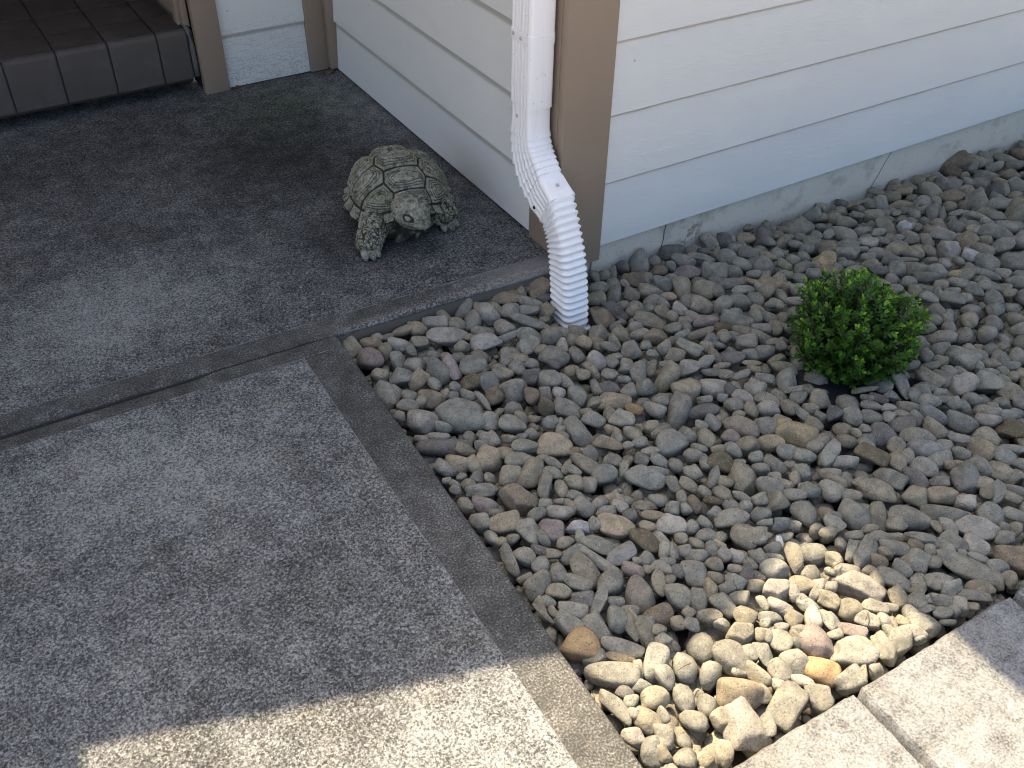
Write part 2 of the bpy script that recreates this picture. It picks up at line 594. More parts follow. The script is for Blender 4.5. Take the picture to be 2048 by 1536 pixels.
56,-350,-43,27,16,13,94,19,-3,-29,t
112,-345,-45,20,13,12,93,13,-10,-32,
149,-401,-39,35,11,9,96,15,-17,-14,k
242,-448,-37,25,11,10,88,22,-13,-40,
267,-489,-39,28,16,13,86,23,-2,-45,
223,-485,-41,24,19,19,91,16,-18,-34,
292,-461,-37,23,11,11,89,25,-20,-33,k
-47,-261,-59,23,21,16,92,27,-10,-28,
-11,-307,-46,24,17,16,77,15,0,-62,
153,-513,-40,26,17,15,89,24,-9,-38,wd
125,-487,-37,20,11,8,70,27,3,-66,
157,-461,-36,16,8,8,90,19,-9,-39,
199,-523,-38,19,14,13,89,29,-17,-31,
234,-533,-39,24,15,14,93,22,-16,-24,
177,-554,-35,21,7,6,92,20,-11,-32,
238,-571,-37,20,11,10,95,20,-23,-9,
111,-526,-36,19,9,8,96,16,-13,-21,
167,-573,-36,17,8,7,78,21,-11,-57,t
286,-531,-38,16,13,12,55,23,8,-80,
820,-67,-123,36,31,25,87,24,-24,-35,
674,-2,-108,15,10,10,91,14,-15,-35,
697,-116,-104,24,16,15,97,18,-18,-2,
715,-75,-109,19,15,14,90,18,-17,-35,
715,-152,-97,21,13,12,85,16,-12,-48,
734,-21,-114,21,17,14,78,32,-9,-53,
580,-241,-72,21,12,12,78,26,-6,-56,
621,-232,-77,18,15,12,91,18,-13,-35,
602,-286,-64,23,14,11,95,20,-17,-15,
533,-299,-58,16,11,9,82,21,-6,-53,
543,-330,-53,16,13,11,91,24,-12,-33,
501,-374,-47,21,17,14,97,9,-13,-16,w
442,-414,-39,19,10,10,88,32,-18,-31,w
486,-344,-50,15,14,11,91,19,-14,-34,
84,-76,-78,24,17,15,92,30,-4,-25,
50,-115,-76,23,16,12,97,16,-8,-15,
164,-86,-85,16,8,6,73,28,1,-63,w
141,-21,-88,16,13,12,91,27,-13,-29,
112,-20,-82,18,11,10,65,22,11,-72,
437,-25,-97,17,12,11,89,25,-20,-32,
463,-49,-96,17,9,7,91,27,-9,-30,d
331,-67,-92,16,13,13,81,28,-5,-50,
500,-303,-58,18,16,12,80,28,-7,-53,
469,-240,-67,17,10,10,89,29,-17,-32,
594,-166,-87,24,11,8,84,27,-9,-46,t
615,-178,-87,16,14,11,90,27,-12,-32,
111,-382,-40,20,10,8,96,23,-15,-5,
143,-351,-46,18,16,12,77,26,-3,-58,
192,-436,-39,18,14,13,70,28,-3,-65,
210,-450,-36,15,10,7,87,26,-17,-39,
128,-453,-38,15,14,13,91,21,-15,-32,
158,-433,-37,15,12,10,86,26,-2,-44,l
87,-495,-38,22,14,11,94,15,-23,19,
279,-520,-36,20,9,8,92,15,-9,-34,
388,-391,-41,15,11,10,94,18,-13,-26,
399,-398,-40,20,11,8,73,18,-3,-65,
431,-388,-41,20,9,7,59,25,2,-77,
374,-349,-48,24,17,14,79,17,-5,-59,
379,-297,-54,26,11,10,91,23,-13,-32,
427,-315,-53,17,14,12,91,17,-17,-34,
487,-151,-86,18,12,10,90,22,-17,-33,
190,-323,-48,18,11,8,80,25,-10,-53,
160,-335,-46,16,11,9,91,24,-13,-31,
150,-299,-52,16,12,9,75,31,-6,-58,
130,-234,-62,14,12,11,87,20,-6,-44,
-48,-330,-39,22,11,9,72,29,-1,-63,
-76,-411,-37,14,11,11,90,11,-3,-43,
581,-69,-101,17,11,8,86,21,-10,-46,
583,-34,-102,16,8,7,-49,-17,-10,85,
490,-72,-95,16,9,7,-40,-29,-5,87,
-79,-377,-37,14,11,11,93,18,-10,-29,
323,-477,-39,19,14,12,-43,-25,-6,86,
663,-95,-104,19,15,14,68,23,2,-70,
1581,7,-145,50,29,26,95,11,-22,-18,b
1530,-32,-139,27,17,17,87,25,-18,-38,v
1667,-17,-141,37,21,20,81,22,-16,-53,
1618,-29,-142,24,24,18,89,18,-10,-40,
1710,-18,-142,29,23,17,75,34,-10,-56,
1775,-6,-139,35,14,13,97,17,-15,-9,
1762,-61,-136,37,14,11,83,23,-18,-47,
1681,-80,-135,29,16,12,92,24,-21,-23,
1742,-112,-131,30,16,13,85,27,-23,-39,
1569,-237,-108,29,28,23,88,25,-10,-38,
1839,-53,-139,32,18,17,78,24,-13,-56,b
1294,-3,-141,24,23,21,88,27,-14,-35,
1322,-27,-136,30,12,11,85,20,-12,-47,t
1287,-43,-135,25,12,10,89,21,-16,-38,t
1392,-17,-140,25,19,15,82,29,-9,-48,
1365,-87,-137,39,24,20,81,30,-9,-49,
1440,-86,-136,38,22,17,86,20,-13,-45,
1273,-126,-130,26,25,20,90,20,-9,-38,wk
1370,-164,-123,33,23,22,90,15,-18,-37,t
1380,-241,-108,42,29,22,52,29,-5,-80,
1581,-117,-132,32,21,19,78,30,-19,-52,
1404,-301,-88,36,20,15,90,20,-14,-36,
1364,-377,-76,48,27,26,95,7,-23,19,
1154,-76,-133,28,18,16,-45,-30,1,84,
1223,-54,-135,24,17,15,88,27,-15,-35,
1196,-111,-127,35,14,13,91,27,-15,-27,t
1064,-120,-123,28,18,18,91,16,-9,-38,
968,-107,-121,28,18,14,89,25,-15,-35,
1091,-28,-131,43,8,8,96,17,-17,-15,tk
1126,-53,-132,20,14,11,88,26,-18,-36,
1031,-91,-123,18,10,9,84,30,-18,-42,
1070,-71,-126,17,9,9,77,33,-9,-54,
1209,-8,-134,26,12,9,80,33,-4,-49,
914,-19,-127,26,21,20,92,23,-24,-20,
972,1,-126,17,13,11,88,32,-14,-32,
953,-69,-124,19,16,13,88,26,-19,-35,
884,-176,-105,36,20,18,73,28,-10,-61,
1020,-208,-103,36,19,15,75,27,-3,-60,
960,-228,-93,19,12,10,93,11,-10,-33,k
934,-192,-100,19,13,12,91,16,-7,-37,
880,-260,-82,26,15,12,87,16,-7,-46,w
1051,-242,-94,18,16,14,79,23,-10,-56,q
1202,-221,-105,28,17,13,-36,-35,-3,87,
1164,-187,-111,18,15,13,81,22,-17,-51,
1245,-265,-91,19,9,9,91,22,-21,-27,w
1167,-329,-80,27,21,20,63,23,-4,-74,
1191,-360,-71,24,15,12,79,32,-16,-50,
1010,-350,-69,22,16,12,52,23,4,-82,
1082,-351,-72,31,19,16,82,29,-10,-49,w
1015,-426,-61,30,24,22,58,23,0,-78,w
1090,-421,-62,29,21,16,52,27,-6,-81,wt
1034,-480,-55,22,17,14,82,24,-12,-51,qk
1207,-424,-64,43,20,17,85,28,-13,-43,
1265,-416,-64,31,15,15,83,18,-9,-52,
1160,-485,-60,32,20,19,94,15,-25,-18,
1220,-492,-60,24,20,19,85,23,-25,-39,w
1107,-559,-59,32,26,25,81,24,-13,-52,
1034,-529,-56,30,22,18,75,27,-17,-58,
1080,-478,-57,29,18,15,79,24,-14,-55,
893,-344,-67,30,21,17,93,23,-18,-20,
912,-389,-59,26,19,15,81,17,-5,-56,
836,-341,-65,29,20,19,88,17,-16,-41,
777,-283,-75,29,20,19,89,22,-26,-29,
701,-274,-75,28,25,20,82,26,-15,-49,yk
956,-406,-57,16,14,14,89,14,-16,-39,
826,-385,-55,22,14,12,86,23,-16,-43,
795,-432,-52,21,21,19,87,20,-23,-38,
846,-449,-52,28,18,14,87,30,-18,-34,
885,-488,-51,29,17,13,78,25,-17,-54,
932,-474,-50,16,12,11,82,27,-12,-50,w
837,-496,-48,30,14,12,87,31,-20,-34,
931,-539,-51,29,17,15,91,26,-18,-28,
909,-525,-49,17,12,9,90,24,-25,-25,y
696,-378,-52,28,14,13,93,15,-15,-30,
753,-379,-53,21,13,12,93,15,-22,-27,
774,-492,-46,19,14,13,90,25,-12,-34,
835,-543,-48,17,15,11,87,23,-23,-37,
753,-533,-46,18,16,16,88,28,-18,-34,
760,-569,-44,22,12,10,81,29,-6,-51,
813,-601,-46,29,15,13,86,21,-15,-44,
894,-579,-47,21,11,9,85,14,-18,-47,
990,-575,-50,27,12,12,82,31,-16,-46,
940,-608,-48,29,13,10,89,16,-14,-40,
968,-633,-50,17,14,13,82,22,-12,-52,
1031,-630,-53,29,17,14,88,23,-18,-38,
593,-331,-55,18,14,13,91,23,-6,-33,
813,-133,-106,16,12,11,88,33,-13,-30,
868,-98,-114,16,13,11,90,21,-14,-35,
850,-148,-105,21,13,10,96,21,-16,0,
713,-193,-90,19,16,16,90,23,-12,-34,
1497,-214,-111,26,21,19,90,26,-27,-22,d
1516,-232,-104,21,14,12,-42,-26,5,87,
1655,-157,-122,28,15,12,82,31,-12,-47,t
1573,-184,-115,28,12,11,80,28,-15,-51,
1537,-134,-129,26,21,16,80,23,-2,-56,
1514,-107,-131,19,15,11,82,28,-5,-49,
1441,-36,-136,23,11,10,91,22,-31,-16,
1447,-13,-137,28,10,10,92,26,-19,-21,
1323,-236,-102,18,15,11,77,27,-10,-57,b
1280,-223,-104,15,13,11,90,21,-7,-38,
1213,-245,-96,27,9,7,-41,-28,-7,87,
1213,-181,-113,21,13,13,94,25,-20,-11,
1164,-153,-117,18,10,9,86,29,-23,-36,
1129,-150,-116,12,10,7,90,25,-9,-35,
975,-485,-51,17,10,10,70,22,-4,-68,
914,-445,-50,16,10,8,88,18,-19,-38,
835,-578,-44,19,8,7,91,22,-19,-29,
794,-571,-44,16,10,10,62,29,-3,-73,
782,-542,-44,17,9,8,89,22,-14,-36,
1052,-6,-130,19,13,10,89,28,-12,-33,d
925,-48,-123,18,13,10,91,20,-8,-35,
948,-584,-48,19,11,10,86,19,-11,-45,
1029,-583,-51,19,14,11,78,21,-10,-58,
968,-540,-49,16,10,9,90,15,-9,-40,
1240,-383,-66,21,11,9,78,30,-20,-51,
1305,-358,-72,24,13,12,87,22,-21,-39,
1267,-328,-76,27,10,8,80,24,-16,-52,
1171,-386,-66,22,15,12,89,14,-17,-41,
1241,-369,-70,18,14,12,60,28,-7,-75,w
1121,-417,-60,16,13,10,62,28,-3,-73,
976,-329,-69,19,11,9,86,16,-19,-45,
963,-295,-76,17,11,9,87,25,-21,-36,
917,-281,-77,19,10,7,88,26,-19,-35,
942,-286,-78,19,12,12,72,28,-12,-62,
1093,-204,-104,18,13,10,73,29,-7,-61,
1068,-251,-91,17,11,10,95,12,-28,0,
1293,-160,-119,15,14,12,87,27,-18,-37,
891,-605,-47,23,12,11,85,25,-15,-44,
752,-409,-49,23,13,12,86,23,-13,-42,d
639,-337,-56,30,15,13,86,30,-14,-40,b
787,-342,-60,18,12,10,90,26,-10,-34,
821,-289,-72,19,10,10,95,20,-14,-20,
713,-336,-57,19,9,9,90,17,-18,-37,
860,-413,-51,25,9,9,87,21,-22,-38,
882,-560,-47,27,11,10,87,21,-11,-44,
963,-657,-48,17,10,8,92,18,-16,-32,
626,-781,-46,33,23,20,82,21,-4,-53,
555,-736,-41,21,15,14,-48,-26,1,84,
602,-874,-45,35,23,21,82,25,-15,-50,k
544,-852,-44,29,22,19,98,14,-10,-12,w
494,-796,-41,30,18,13,73,28,-10,-62,
523,-808,-43,27,21,15,71,17,-4,-68,
418,-786,-38,31,13,11,56,28,-2,-78,w
431,-850,-39,24,14,11,91,11,-15,-38,w
373,-842,-38,23,13,13,86,20,-19,-43,
402,-888,-41,30,18,16,82,25,-15,-49,l
316,-875,-40,25,19,14,94,13,-11,-29,wd
252,-876,-43,27,26,18,81,22,-4,-54,d
439,-936,-42,30,21,16,88,24,-16,-38,
368,-923,-40,26,17,16,81,22,-14,-53,
315,-921,-40,33,18,16,82,25,-17,-49,
297,-954,-40,32,19,17,84,24,-18,-45,l
334,-970,-39,22,16,13,96,18,-20,-9,
218,-951,-40,22,17,15,-43,-27,-4,86,
255,-994,-40,29,18,14,85,15,-8,-49,
213,-1003,-40,28,18,14,77,28,-8,-57,wd
168,-977,-39,31,16,14,81,21,-17,-53,
120,-987,-41,34,22,16,89,19,-16,-37,
176,-1040,-40,23,19,16,81,23,-4,-54,
220,-1063,-39,32,16,16,92,13,-19,-32,t
302,-1056,-43,29,25,20,63,23,-7,-74,k
378,-1081,-40,32,18,14,77,14,-13,-61,
357,-1047,-39,26,16,12,69,20,-8,-69,
400,-1014,-41,27,19,15,77,21,-17,-57,t
421,-1055,-40,22,17,16,84,16,-9,-51,
444,-995,-41,24,18,17,78,26,-10,-55,
516,-1001,-43,27,21,15,87,22,-13,-43,v
490,-961,-39,26,13,12,86,22,-15,-43,w
516,-938,-42,25,18,16,80,12,-9,-58,
519,-896,-40,21,13,13,83,22,-13,-50,
540,-972,-39,18,12,10,90,20,-26,-28,
567,-937,-41,16,15,13,89,14,-21,-39,
667,-831,-42,22,11,9,84,29,-19,-42,
700,-859,-42,19,11,9,89,23,-17,-36,
620,-924,-44,28,19,16,86,17,-14,-45,
352,-1002,-38,18,12,12,81,26,-18,-49,
189,-913,-39,32,17,16,81,16,-12,-56,v
174,-853,-38,21,14,14,87,19,-12,-45,
246,-804,-41,23,19,18,65,20,-5,-73,
280,-826,-39,23,15,11,89,21,-14,-38,
305,-799,-37,21,11,9,85,23,-16,-45,
65,-971,-37,20,12,10,93,12,-10,-34,
125,-897,-37,25,11,10,93,14,-15,-31,w
332,-754,-35,28,7,6,95,20,-11,-22,
380,-768,-39,18,14,11,94,20,-21,-18,
336,-791,-36,20,10,8,82,23,-18,-49,d
444,-819,-39,22,14,12,86,18,-9,-46,
415,-822,-38,19,12,10,54,22,6,-81,
245,-1101,-38,17,14,13,92,16,-11,-35,w
265,-1149,-41,25,20,15,84,14,-11,-51,
323,-1113,-39,23,16,12,95,4,-29,13,
300,-1173,-37,23,12,9,80,25,-18,-52,
335,-1138,-36,20,10,9,81,24,-10,-52,
360,-1131,-36,20,9,6,87,21,-15,-43,
316,-776,-35,14,8,7,89,20,-20,-35,
367,-799,-37,14,12,10,77,16,-6,-61,
331,-825,-36,15,9,8,91,10,-12,-37,
307,-844,-37,14,12,9,83,18,-17,-50,
340,-852,-36,16,9,7,88,12,-11,-44,
360,-877,-39,18,15,14,65,20,-3,-73,
233,-848,-37,13,11,11,83,27,-12,-47,
208,-846,-36,13,10,7,81,23,-7,-54,
202,-882,-38,18,13,11,67,26,-12,-68,
257,-913,-39,17,16,12,65,20,-5,-73,
244,-927,-37,19,12,9,80,23,-8,-55,
245,-951,-38,18,14,11,-43,-17,0,89,
302,-991,-39,25,15,12,98,7,-13,-15,
315,-1020,-37,22,11,9,92,23,-19,-25,t
244,-1036,-37,20,10,9,93,20,-16,-26,
458,-1049,-37,24,8,8,90,10,-18,-39,
433,-1085,-37,14,11,9,80,14,-8,-58,
398,-983,-36,18,7,7,80,19,-9,-56,
386,-970,-37,24,11,10,88,9,-12,-45,
535,-937,-38,11,9,8,89,13,-18,-39,
472,-884,-39,17,14,13,53,30,-6,-79,
483,-902,-38,17,10,8,72,17,-2,-68,
459,-863,-36,14,8,6,87,24,-12,-41,
472,-845,-37,14,8,7,90,20,-15,-36,
461,-817,-38,22,10,10,87,11,-10,-48,
553,-801,-40,18,12,11,75,26,-5,-61,
575,-818,-40,19,12,11,64,28,-15,-70,
630,-825,-40,15,11,10,-44,-29,6,85,
636,-855,-39,21,9,6,88,10,-14,-43,
666,-866,-41,15,9,8,62,24,-7,-75,
668,-889,-42,12,12,11,90,12,-15,-40,
634,-894,-41,20,12,11,73,21,-12,-64,
600,-959,-40,16,10,8,81,28,-17,-49,
564,-977,-40,14,13,10,89,13,-18,-39,
563,-767,-40,17,13,13,88,18,-9,-43,
536,-769,-38,25,9,8,93,24,-16,-21,
495,-741,-38,21,11,8,96,18,-13,-20,
398,-1103,-38,13,12,10,65,14,-5,-74,
320,-1087,-38,25,13,11,84,17,-11,-50,
310,-1103,-38,18,13,11,97,5,-20,15,
110,-961,-37,20,11,8,84,20,-16,-48,
49,-959,-37,22,10,8,85,21,-13,-47,
219,-872,-37,14,13,9,92,15,-5,-35,
36,-1012,-44,30,28,22,86,16,-8,-48,
-19,-1007,-39,20,15,11,67,20,-1,-72,
68,-1039,-40,28,17,14,50,22,-2,-83,
120,-1073,-42,36,23,22,87,12,-13,-46,
185,-1099,-39,38,17,14,89,20,-17,-38,
213,-1155,-42,36,22,17,83,22,-16,-49,kw
85,-1071,-39,20,15,13,92,15,-11,-34,k
29,-1056,-36,16,8,6,95,16,-7,-25,
27,-1080,-37,25,11,10,89,12,-20,-39,
95,-1122,-38,29,13,10,88,12,-15,-43,
32,-1111,-38,25,14,12,88,16,-15,-41,
67,-1131,-37,14,12,10,85,18,-8,-48,b
9,-1112,-37,14,11,9,86,18,-5,-47,
-27,-1095,-39,33,15,15,96,5,-22,17,
-46,-1078,-36,20,9,7,93,0,-22,28,
-17,-1121,-38,15,14,12,92,11,-17,-35,b
42,-1153,-41,24,20,17,86,15,-6,-49,
6,-1156,-38,18,13,12,86,16,-3,-48,
-26,-1164,-39,29,15,13,85,11,-14,-49,
162,-1129,-38,20,14,13,81,17,-9,-56,
141,-1160,-39,24,15,14,79,17,-4,-58,
171,-1186,-39,23,16,14,79,19,-14,-56,w
114,-1163,-37,21,12,12,79,18,-18,-57,
69,-1175,-37,13,12,10,93,14,-7,-34,
115,-1216,-40,57,19,17,82,18,-11,-54,k
146,-1210,-37,20,11,10,84,16,-13,-50,
161,-1242,-38,20,14,12,91,17,-16,-34,
206,-1240,-42,29,23,17,88,17,-14,-42,b
232,-1203,-38,17,13,11,91,8,-15,-38,
43,-1212,-39,24,16,14,95,12,-17,-22,
44,-1233,-38,20,13,12,97,12,-12,-18,k
68,-1264,-36,28,9,7,89,23,-21,-34,
93,-1259,-38,23,13,11,83,15,-20,-50,
-32,-1220,-39,17,16,15,92,19,-15,-32,
7,-1242,-37,19,11,10,89,19,-9,-40,
30,-1265,-38,18,13,13,65,15,-8,-74,
-32,-1241,-35,17,7,6,95,14,-22,-16,
-11,-1262,-37,16,11,11,95,10,-13,-27,
-59,-1262,-41,27,21,18,89,17,-19,-37,
-53,-1199,-38,20,14,11,65,21,-6,-73,
-91,-1139,-41,45,21,16,84,18,-13,-49,kw
-144,-1173,-41,21,19,15,85,12,-17,-48,
-163,-1141,-38,21,14,13,90,14,-10,-40,k
-139,-1206,-38,19,13,12,82,18,-8,-54,
-107,-1193,-37,21,11,10,87,11,-6,-48,k
-112,-1222,-38,15,14,11,83,13,-4,-54,
-50,-1128,-36,13,9,8,91,18,-19,-32,
-88,-1109,-39,23,16,12,93,11,-5,-34,
-178,-1205,-37,25,11,10,86,15,-14,-48,p
-89,-1239,-36,13,10,9,80,14,-15,-56,
-91,-1263,-37,23,12,11,86,10,-13,-49,w
-193,-1169,-38,20,13,12,60,17,-2,-78,k
-142,-1116,-37,14,10,9,93,17,-6,-31,w
-87,-1077,-38,16,14,12,92,19,-14,-32,
-209,-1198,-35,13,8,6,95,5,-15,-26,
157,-1273,-38,16,12,10,-49,-18,7,85,
131,-1267,-36,15,9,8,-47,-27,8,84,
-14,-1000,-37,15,12,9,91,22,-18,-32,
-49,-1021,-37,15,11,8,88,16,-18,-41,
-14,-1054,-37,16,10,10,95,7,-11,-28,
-48,-1054,-37,13,10,9,63,22,-9,-74,
-6,-1067,-37,10,11,8,92,11,-17,-34,
142,-1117,-35,14,7,6,65,21,-5,-73,
84,-1151,-37,13,12,12,64,16,-10,-75,
210,-1124,-35,14,7,6,87,11,-18,-44,b
130,-1188,-35,8,8,6,89,14,-26,-35,
255,-1186,-36,12,9,6,54,28,-7,-79,
269,-1199,-38,15,12,12,98,3,-20,-6,
44,-1279,-35,12,7,5,92,14,-11,-34,
8,-1269,-36,11,10,9,75,15,-14,-63,
-16,-1205,-35,15,6,5,88,15,-18,-42,
-12,-1228,-35,8,6,5,52,21,0,-83,
50,-1091,-35,17,6,5,91,12,-17,-35,
58,-1103,-35,13,7,6,96,8,-17,-20,v
-54,-1149,-37,18,11,9,60,21,2,-77,
-84,-1206,-35,14,7,6,88,19,-19,-40,
-62,-1232,-37,14,11,9,68,8,-4,-73,
-105,-1236,-34,13,5,4,53,18,0,-83,
-22,-1076,-35,10,7,5,55,19,6,-81,
-116,-1093,-36,9,8,8,92,8,-16,-34,
-20,-1281,-35,13,6,6,95,14,-15,-25,
-180,-1089,-40,23,18,14,94,12,-5,-32,
-245,-1136,-38,15,14,13,99,3,-16,-1,
-217,-1151,-38,19,13,12,52,14,-4,-84,w
-282,-1114,-37,20,11,9,89,23,-14,-37,
-351,-1114,-40,21,19,18,94,19,-5,-29,k
-298,-1159,-41,19,19,15,94,16,-8,-30,
-246,-1194,-44,30,26,24,79,10,-6,-60,p
-206,-1236,-44,37,27,26,93,9,-11,-33,kw
-157,-1261,-39,26,15,12,65,15,-9,-74,k
-126,-1264,-41,21,20,19,93,6,-5,-35,
-256,-1161,-36,18,9,8,96,14,-13,-19,
-391,-1146,-44,31,26,25,69,9,-2,-72,
-362,-1151,-38,15,14,10,64,21,-9,-73,
-344,-1167,-38,22,13,12,54,20,2,-82,
-304,-1203,-41,23,20,14,73,21,-2,-65,
-278,-1238,-42,28,24,18,93,7,-12,-33,o
-378,-1192,-38,23,14,13,86,14,-5,-49,
-341,-1203,-40,20,17,16,77,20,-7,-60,
-324,-1237,-37,20,10,8,93,5,-8,-36,w
-422,-1200,-43,35,25,24,92,14,-11,-34,t
-374,-1256,-43,35,23,22,97,5,-20,16,
-322,-1273,-40,21,18,14,55,16,5,-82,
-464,-1249,-46,36,32,26,68,12,-5,-72,kw
-255,-1277,-40,23,18,16,98,9,-19,-7,
-203,-1283,-37,15,12,11,66,22,-4,-72,
-518,-1270,-38,19,13,10,55,15,3,-82,
-428,-1268,-37,18,11,10,53,16,-2,-83,
-402,-1171,-36,12,9,8,88,17,-3,-45,
-322,-1134,-37,14,10,9,54,18,4,-82,
-312,-1141,-35,13,8,7,53,14,-2,-83,
-208,-1120,-37,15,11,8,67,18,0,-72,
-202,-1128,-36,18,9,8,81,21,-13,-54,
-208,-1097,-36,15,10,10,53,20,2,-82,w
-177,-1117,-36,15,8,7,96,7,-21,19,
-274,-1170,-35,14,8,7,66,23,-2,-72,
-278,-1178,-35,10,8,7,81,25,-9,-52,
-277,-1140,-35,12,8,6,97,11,-12,-15,w
-297,-1120,-36,10,9,9,93,17,-9,-30,
-154,-1105,-37,12,11,8,93,16,-12,-32,w
-271,-1084,-36,14,8,6,58,21,-6,-79,
-93,-1277,-36,14,9,8,95,9,-24,-18,
-225,-1278,-35,14,7,6,53,17,-1,-83,
-124,-1244,-36,16,9,8,70,14,-14,-69,
-397,-1220,-38,17,13,11,72,24,-4,-65,
-361,-1223,-36,13,10,7,84,13,-5,-53,
-483,-1222,-39,17,16,11,83,19,-7,-52,
-595,-992,-43,29,26,23,90,8,-2,-43,o
-586,-1067,-40,42,18,15,94,10,-9,-31,
-616,-1119,-38,32,13,10,81,11,1,-57,
-510,-1086,-40,31,18,16,93,4,-12,34,
-586,-1164,-41,22,20,16,90,6,-3,-44,
-551,-1136,-40,23,17,13,99,7,-6,-13,
-514,-1116,-39,19,15,15,56,15,6,-81,
-622,-1177,-38,19,13,10,82,17,-4,-55,w
-613,-1211,-40,21,18,13,61,19,0,-77,
-557,-1048,-35,24,8,6,92,21,-1,-33,b
-542,-1034,-38,34,14,12,91,10,-4,-40,
-558,-972,-41,24,21,15,62,22,6,-75,
-489,-1029,-39,28,14,13,56,13,3,-82,
-502,-1003,-37,27,11,9,55,18,5,-82,
-593,-942,-39,24,16,13,80,9,1,-60,
-592,-1025,-39,20,16,12,98,12,-12,-12,
-543,-1082,-36,16,8,7,56,7,-1,-83,
-618,-905,-35,24,5,4,77,12,2,-63,
-581,-1201,-38,19,14,12,54,12,-1,-83,
-588,-1106,-37,14,10,9,83,20,-6,-51,d
-589,-1124,-36,12,10,7,95,12,-4,-28,
-598,-1145,-36,12,9,9,88,18,-7,-44,
-558,-1111,-37,16,11,9,88,19,-4,-43,
-561,-1170,-36,13,8,8,67,20,-1,-71,
-472,-1055,-36,15,10,8,98,4,-9,-15,
-464,-1035,-37,12,10,9,94,14,-8,-29,
-483,-977,-36,15,9,7,94,18,-9,-28,
-603,-1224,-36,14,10,9,69,17,2,-71,
-573,-92,-44,29,26,25,73,21,10,-65,p
-496,-169,-42,23,22,21,93,28,-2,-22,
-457,-213,-44,29,27,20,89,25,0,-38,
-428,-218,-39,32,15,12,68,15,10,-71,P
-380,-237,-42,32,22,21,97,15,-7,-18,
-413,-287,-39,25,17,14,96,20,-7,-18,v
-379,-304,-42,26,21,16,62,26,9,-73,l
-522,-134,-39,22,15,12,59,20,15,-77,
-581,-162,-39,19,15,14,90,28,-8,-32,
-537,-194,-41,26,20,17,89,21,-6,-39,k
-513,-219,-40,25,17,13,93,20,-20,24,t
-489,-250,-37,17,12,12,83,30,-3,-48,
-596,-228,-41,30,20,16,80,19,11,-57,
-517,-288,-41,30,21,20,90,23,-6,-36,t
-541,-291,-37,13,11,10,56,26,15,-77,
-572,-286,-38,23,15,11,93,22,3,-30,k
-565,-343,-44,31,27,24,94,25,-5,-24,w
-484,-367,-49,48,40,29,96,17,-14,-19,
-539,-387,-38,17,13,12,93,27,-9,-25,
-562,-409,-36,22,9,7,93,23,-11,-26,
-564,-439,-41,52,19,15,95,22,-6,-21,d
-564,-498,-41,26,19,18,91,25,-3,-32,t
-504,-515,-43,27,24,21,98,13,-4,-11,t
-595,-501,-38,23,14,13,85,25,1,-47,
-441,-420,-41,22,19,14,93,28,0,-23,
-532,-473,-38,21,12,11,87,28,-1,-40,
-455,-284,-38,14,13,10,96,14,-3,-25,
-473,-311,-36,11,10,8,93,26,-5,-24,
-441,-324,-37,19,11,9,91,17,-7,-37,
-425,-358,-35,26,7,7,71,22,11,-65,
-556,-261,-38,16,12,12,96,16,2,-23,
-597,-397,-36,14,9,9,96,15,-6,-24,
-473,-470,-39,20,15,14,72,17,7,-67,
-391,-350,-40,20,18,14,95,29,-6,-7,b
-575,-231,-38,19,14,13,79,20,9,-58,
-484,-295,-37,13,12,9,96,17,-3,-24,
-480,-449,-36,11,8,7,87,26,-8,-42,
-499,-478,-37,13,11,8,94,22,-8,-26,
-540,-522,-38,21,13,12,70,19,3,-69,
-578,-538,-35,10,7,5,94,23,-9,-26,
-610,-534,-35,9,7,6,95,18,-3,-24,
-603,-310,-36,14,10,8,83,31,1,-46,
-600,-550,-35,12,7,7,84,14,8,-52,
-366,-251,-37,17,12,9,61,24,3,-76,
-349,-294,-37,15,12,9,70,22,6,-67,
-182,-29,-43,43,24,19,95,24,-4,-21,bk
-80,-45,-46,29,24,19,96,22,-16,-8,b
-133,-37,-39,16,16,13,93,25,-4,-25,
-290,-31,-39,27,16,14,90,18,-27,30,
-251,-72,-41,31,21,19,79,24,5,-56,w
-199,-93,-40,24,18,13,96,19,-3,-18,
-131,-84,-41,32,13,9,90,28,-5,-33,
-156,-111,-42,28,15,11,91,27,-13,-27,k
-178,-157,-41,47,13,13,89,25,2,-38,
-242,-137,-41,24,20,14,74,16,7,-65,
-253,-182,-37,31,9,8,98,19,-8,2,
-208,-204,-41,27,18,17,95,16,-7,-27,
-298,-136,-39,26,16,15,92,27,2,-26,
-312,-171,-40,36,19,17,95,23,-16,-15,w
-378,-104,-41,45,21,16,95,26,0,-18,w
-381,-47,-39,29,16,15,95,21,-2,-23,w
-335,-80,-38,23,14,14,92,24,-4,-32,
-295,-80,-41,28,20,16,-49,-21,-13,84,
-350,-28,-38,24,12,12,85,27,-1,-46,
-421,-46,-40,20,18,15,95,20,1,-22,t
-163,-229,-44,25,20,16,94,22,-3,-26,
-110,-123,-55,22,16,15,95,16,-13,23,t
-445,-94,-37,19,13,9,94,22,-6,-24,
-368,-160,-38,17,13,11,93,27,-9,-25,
-335,-142,-36,13,9,8,89,26,0,-39,
-251,-41,-37,18,11,9,94,23,-6,-25,
-223,-66,-37,20,12,10,84,30,5,-45,
-114,-33,-37,14,10,9,93,22,-8,-26,d
-432,-32,-36,13,9,9,94,26,-3,-23,
-87,-81,-46,19,11,10,96,16,-18,11,d
-135,-156,-49,13,8,8,94,23,0,-25,
-112,-291,-40,18,14,13,78,26,-2,-56,tk
-591,-24,-41,30,19,15,69,26,6,-67,
-545,-40,-39,25,16,15,93,27,-8,-23,t
-504,-44,-36,13,9,9,93,29,-1,-21,
-458,-37,-37,29,10,10,98,19,-5,-8,t
-492,-81,-39,25,16,14,96,17,-1,-23,w
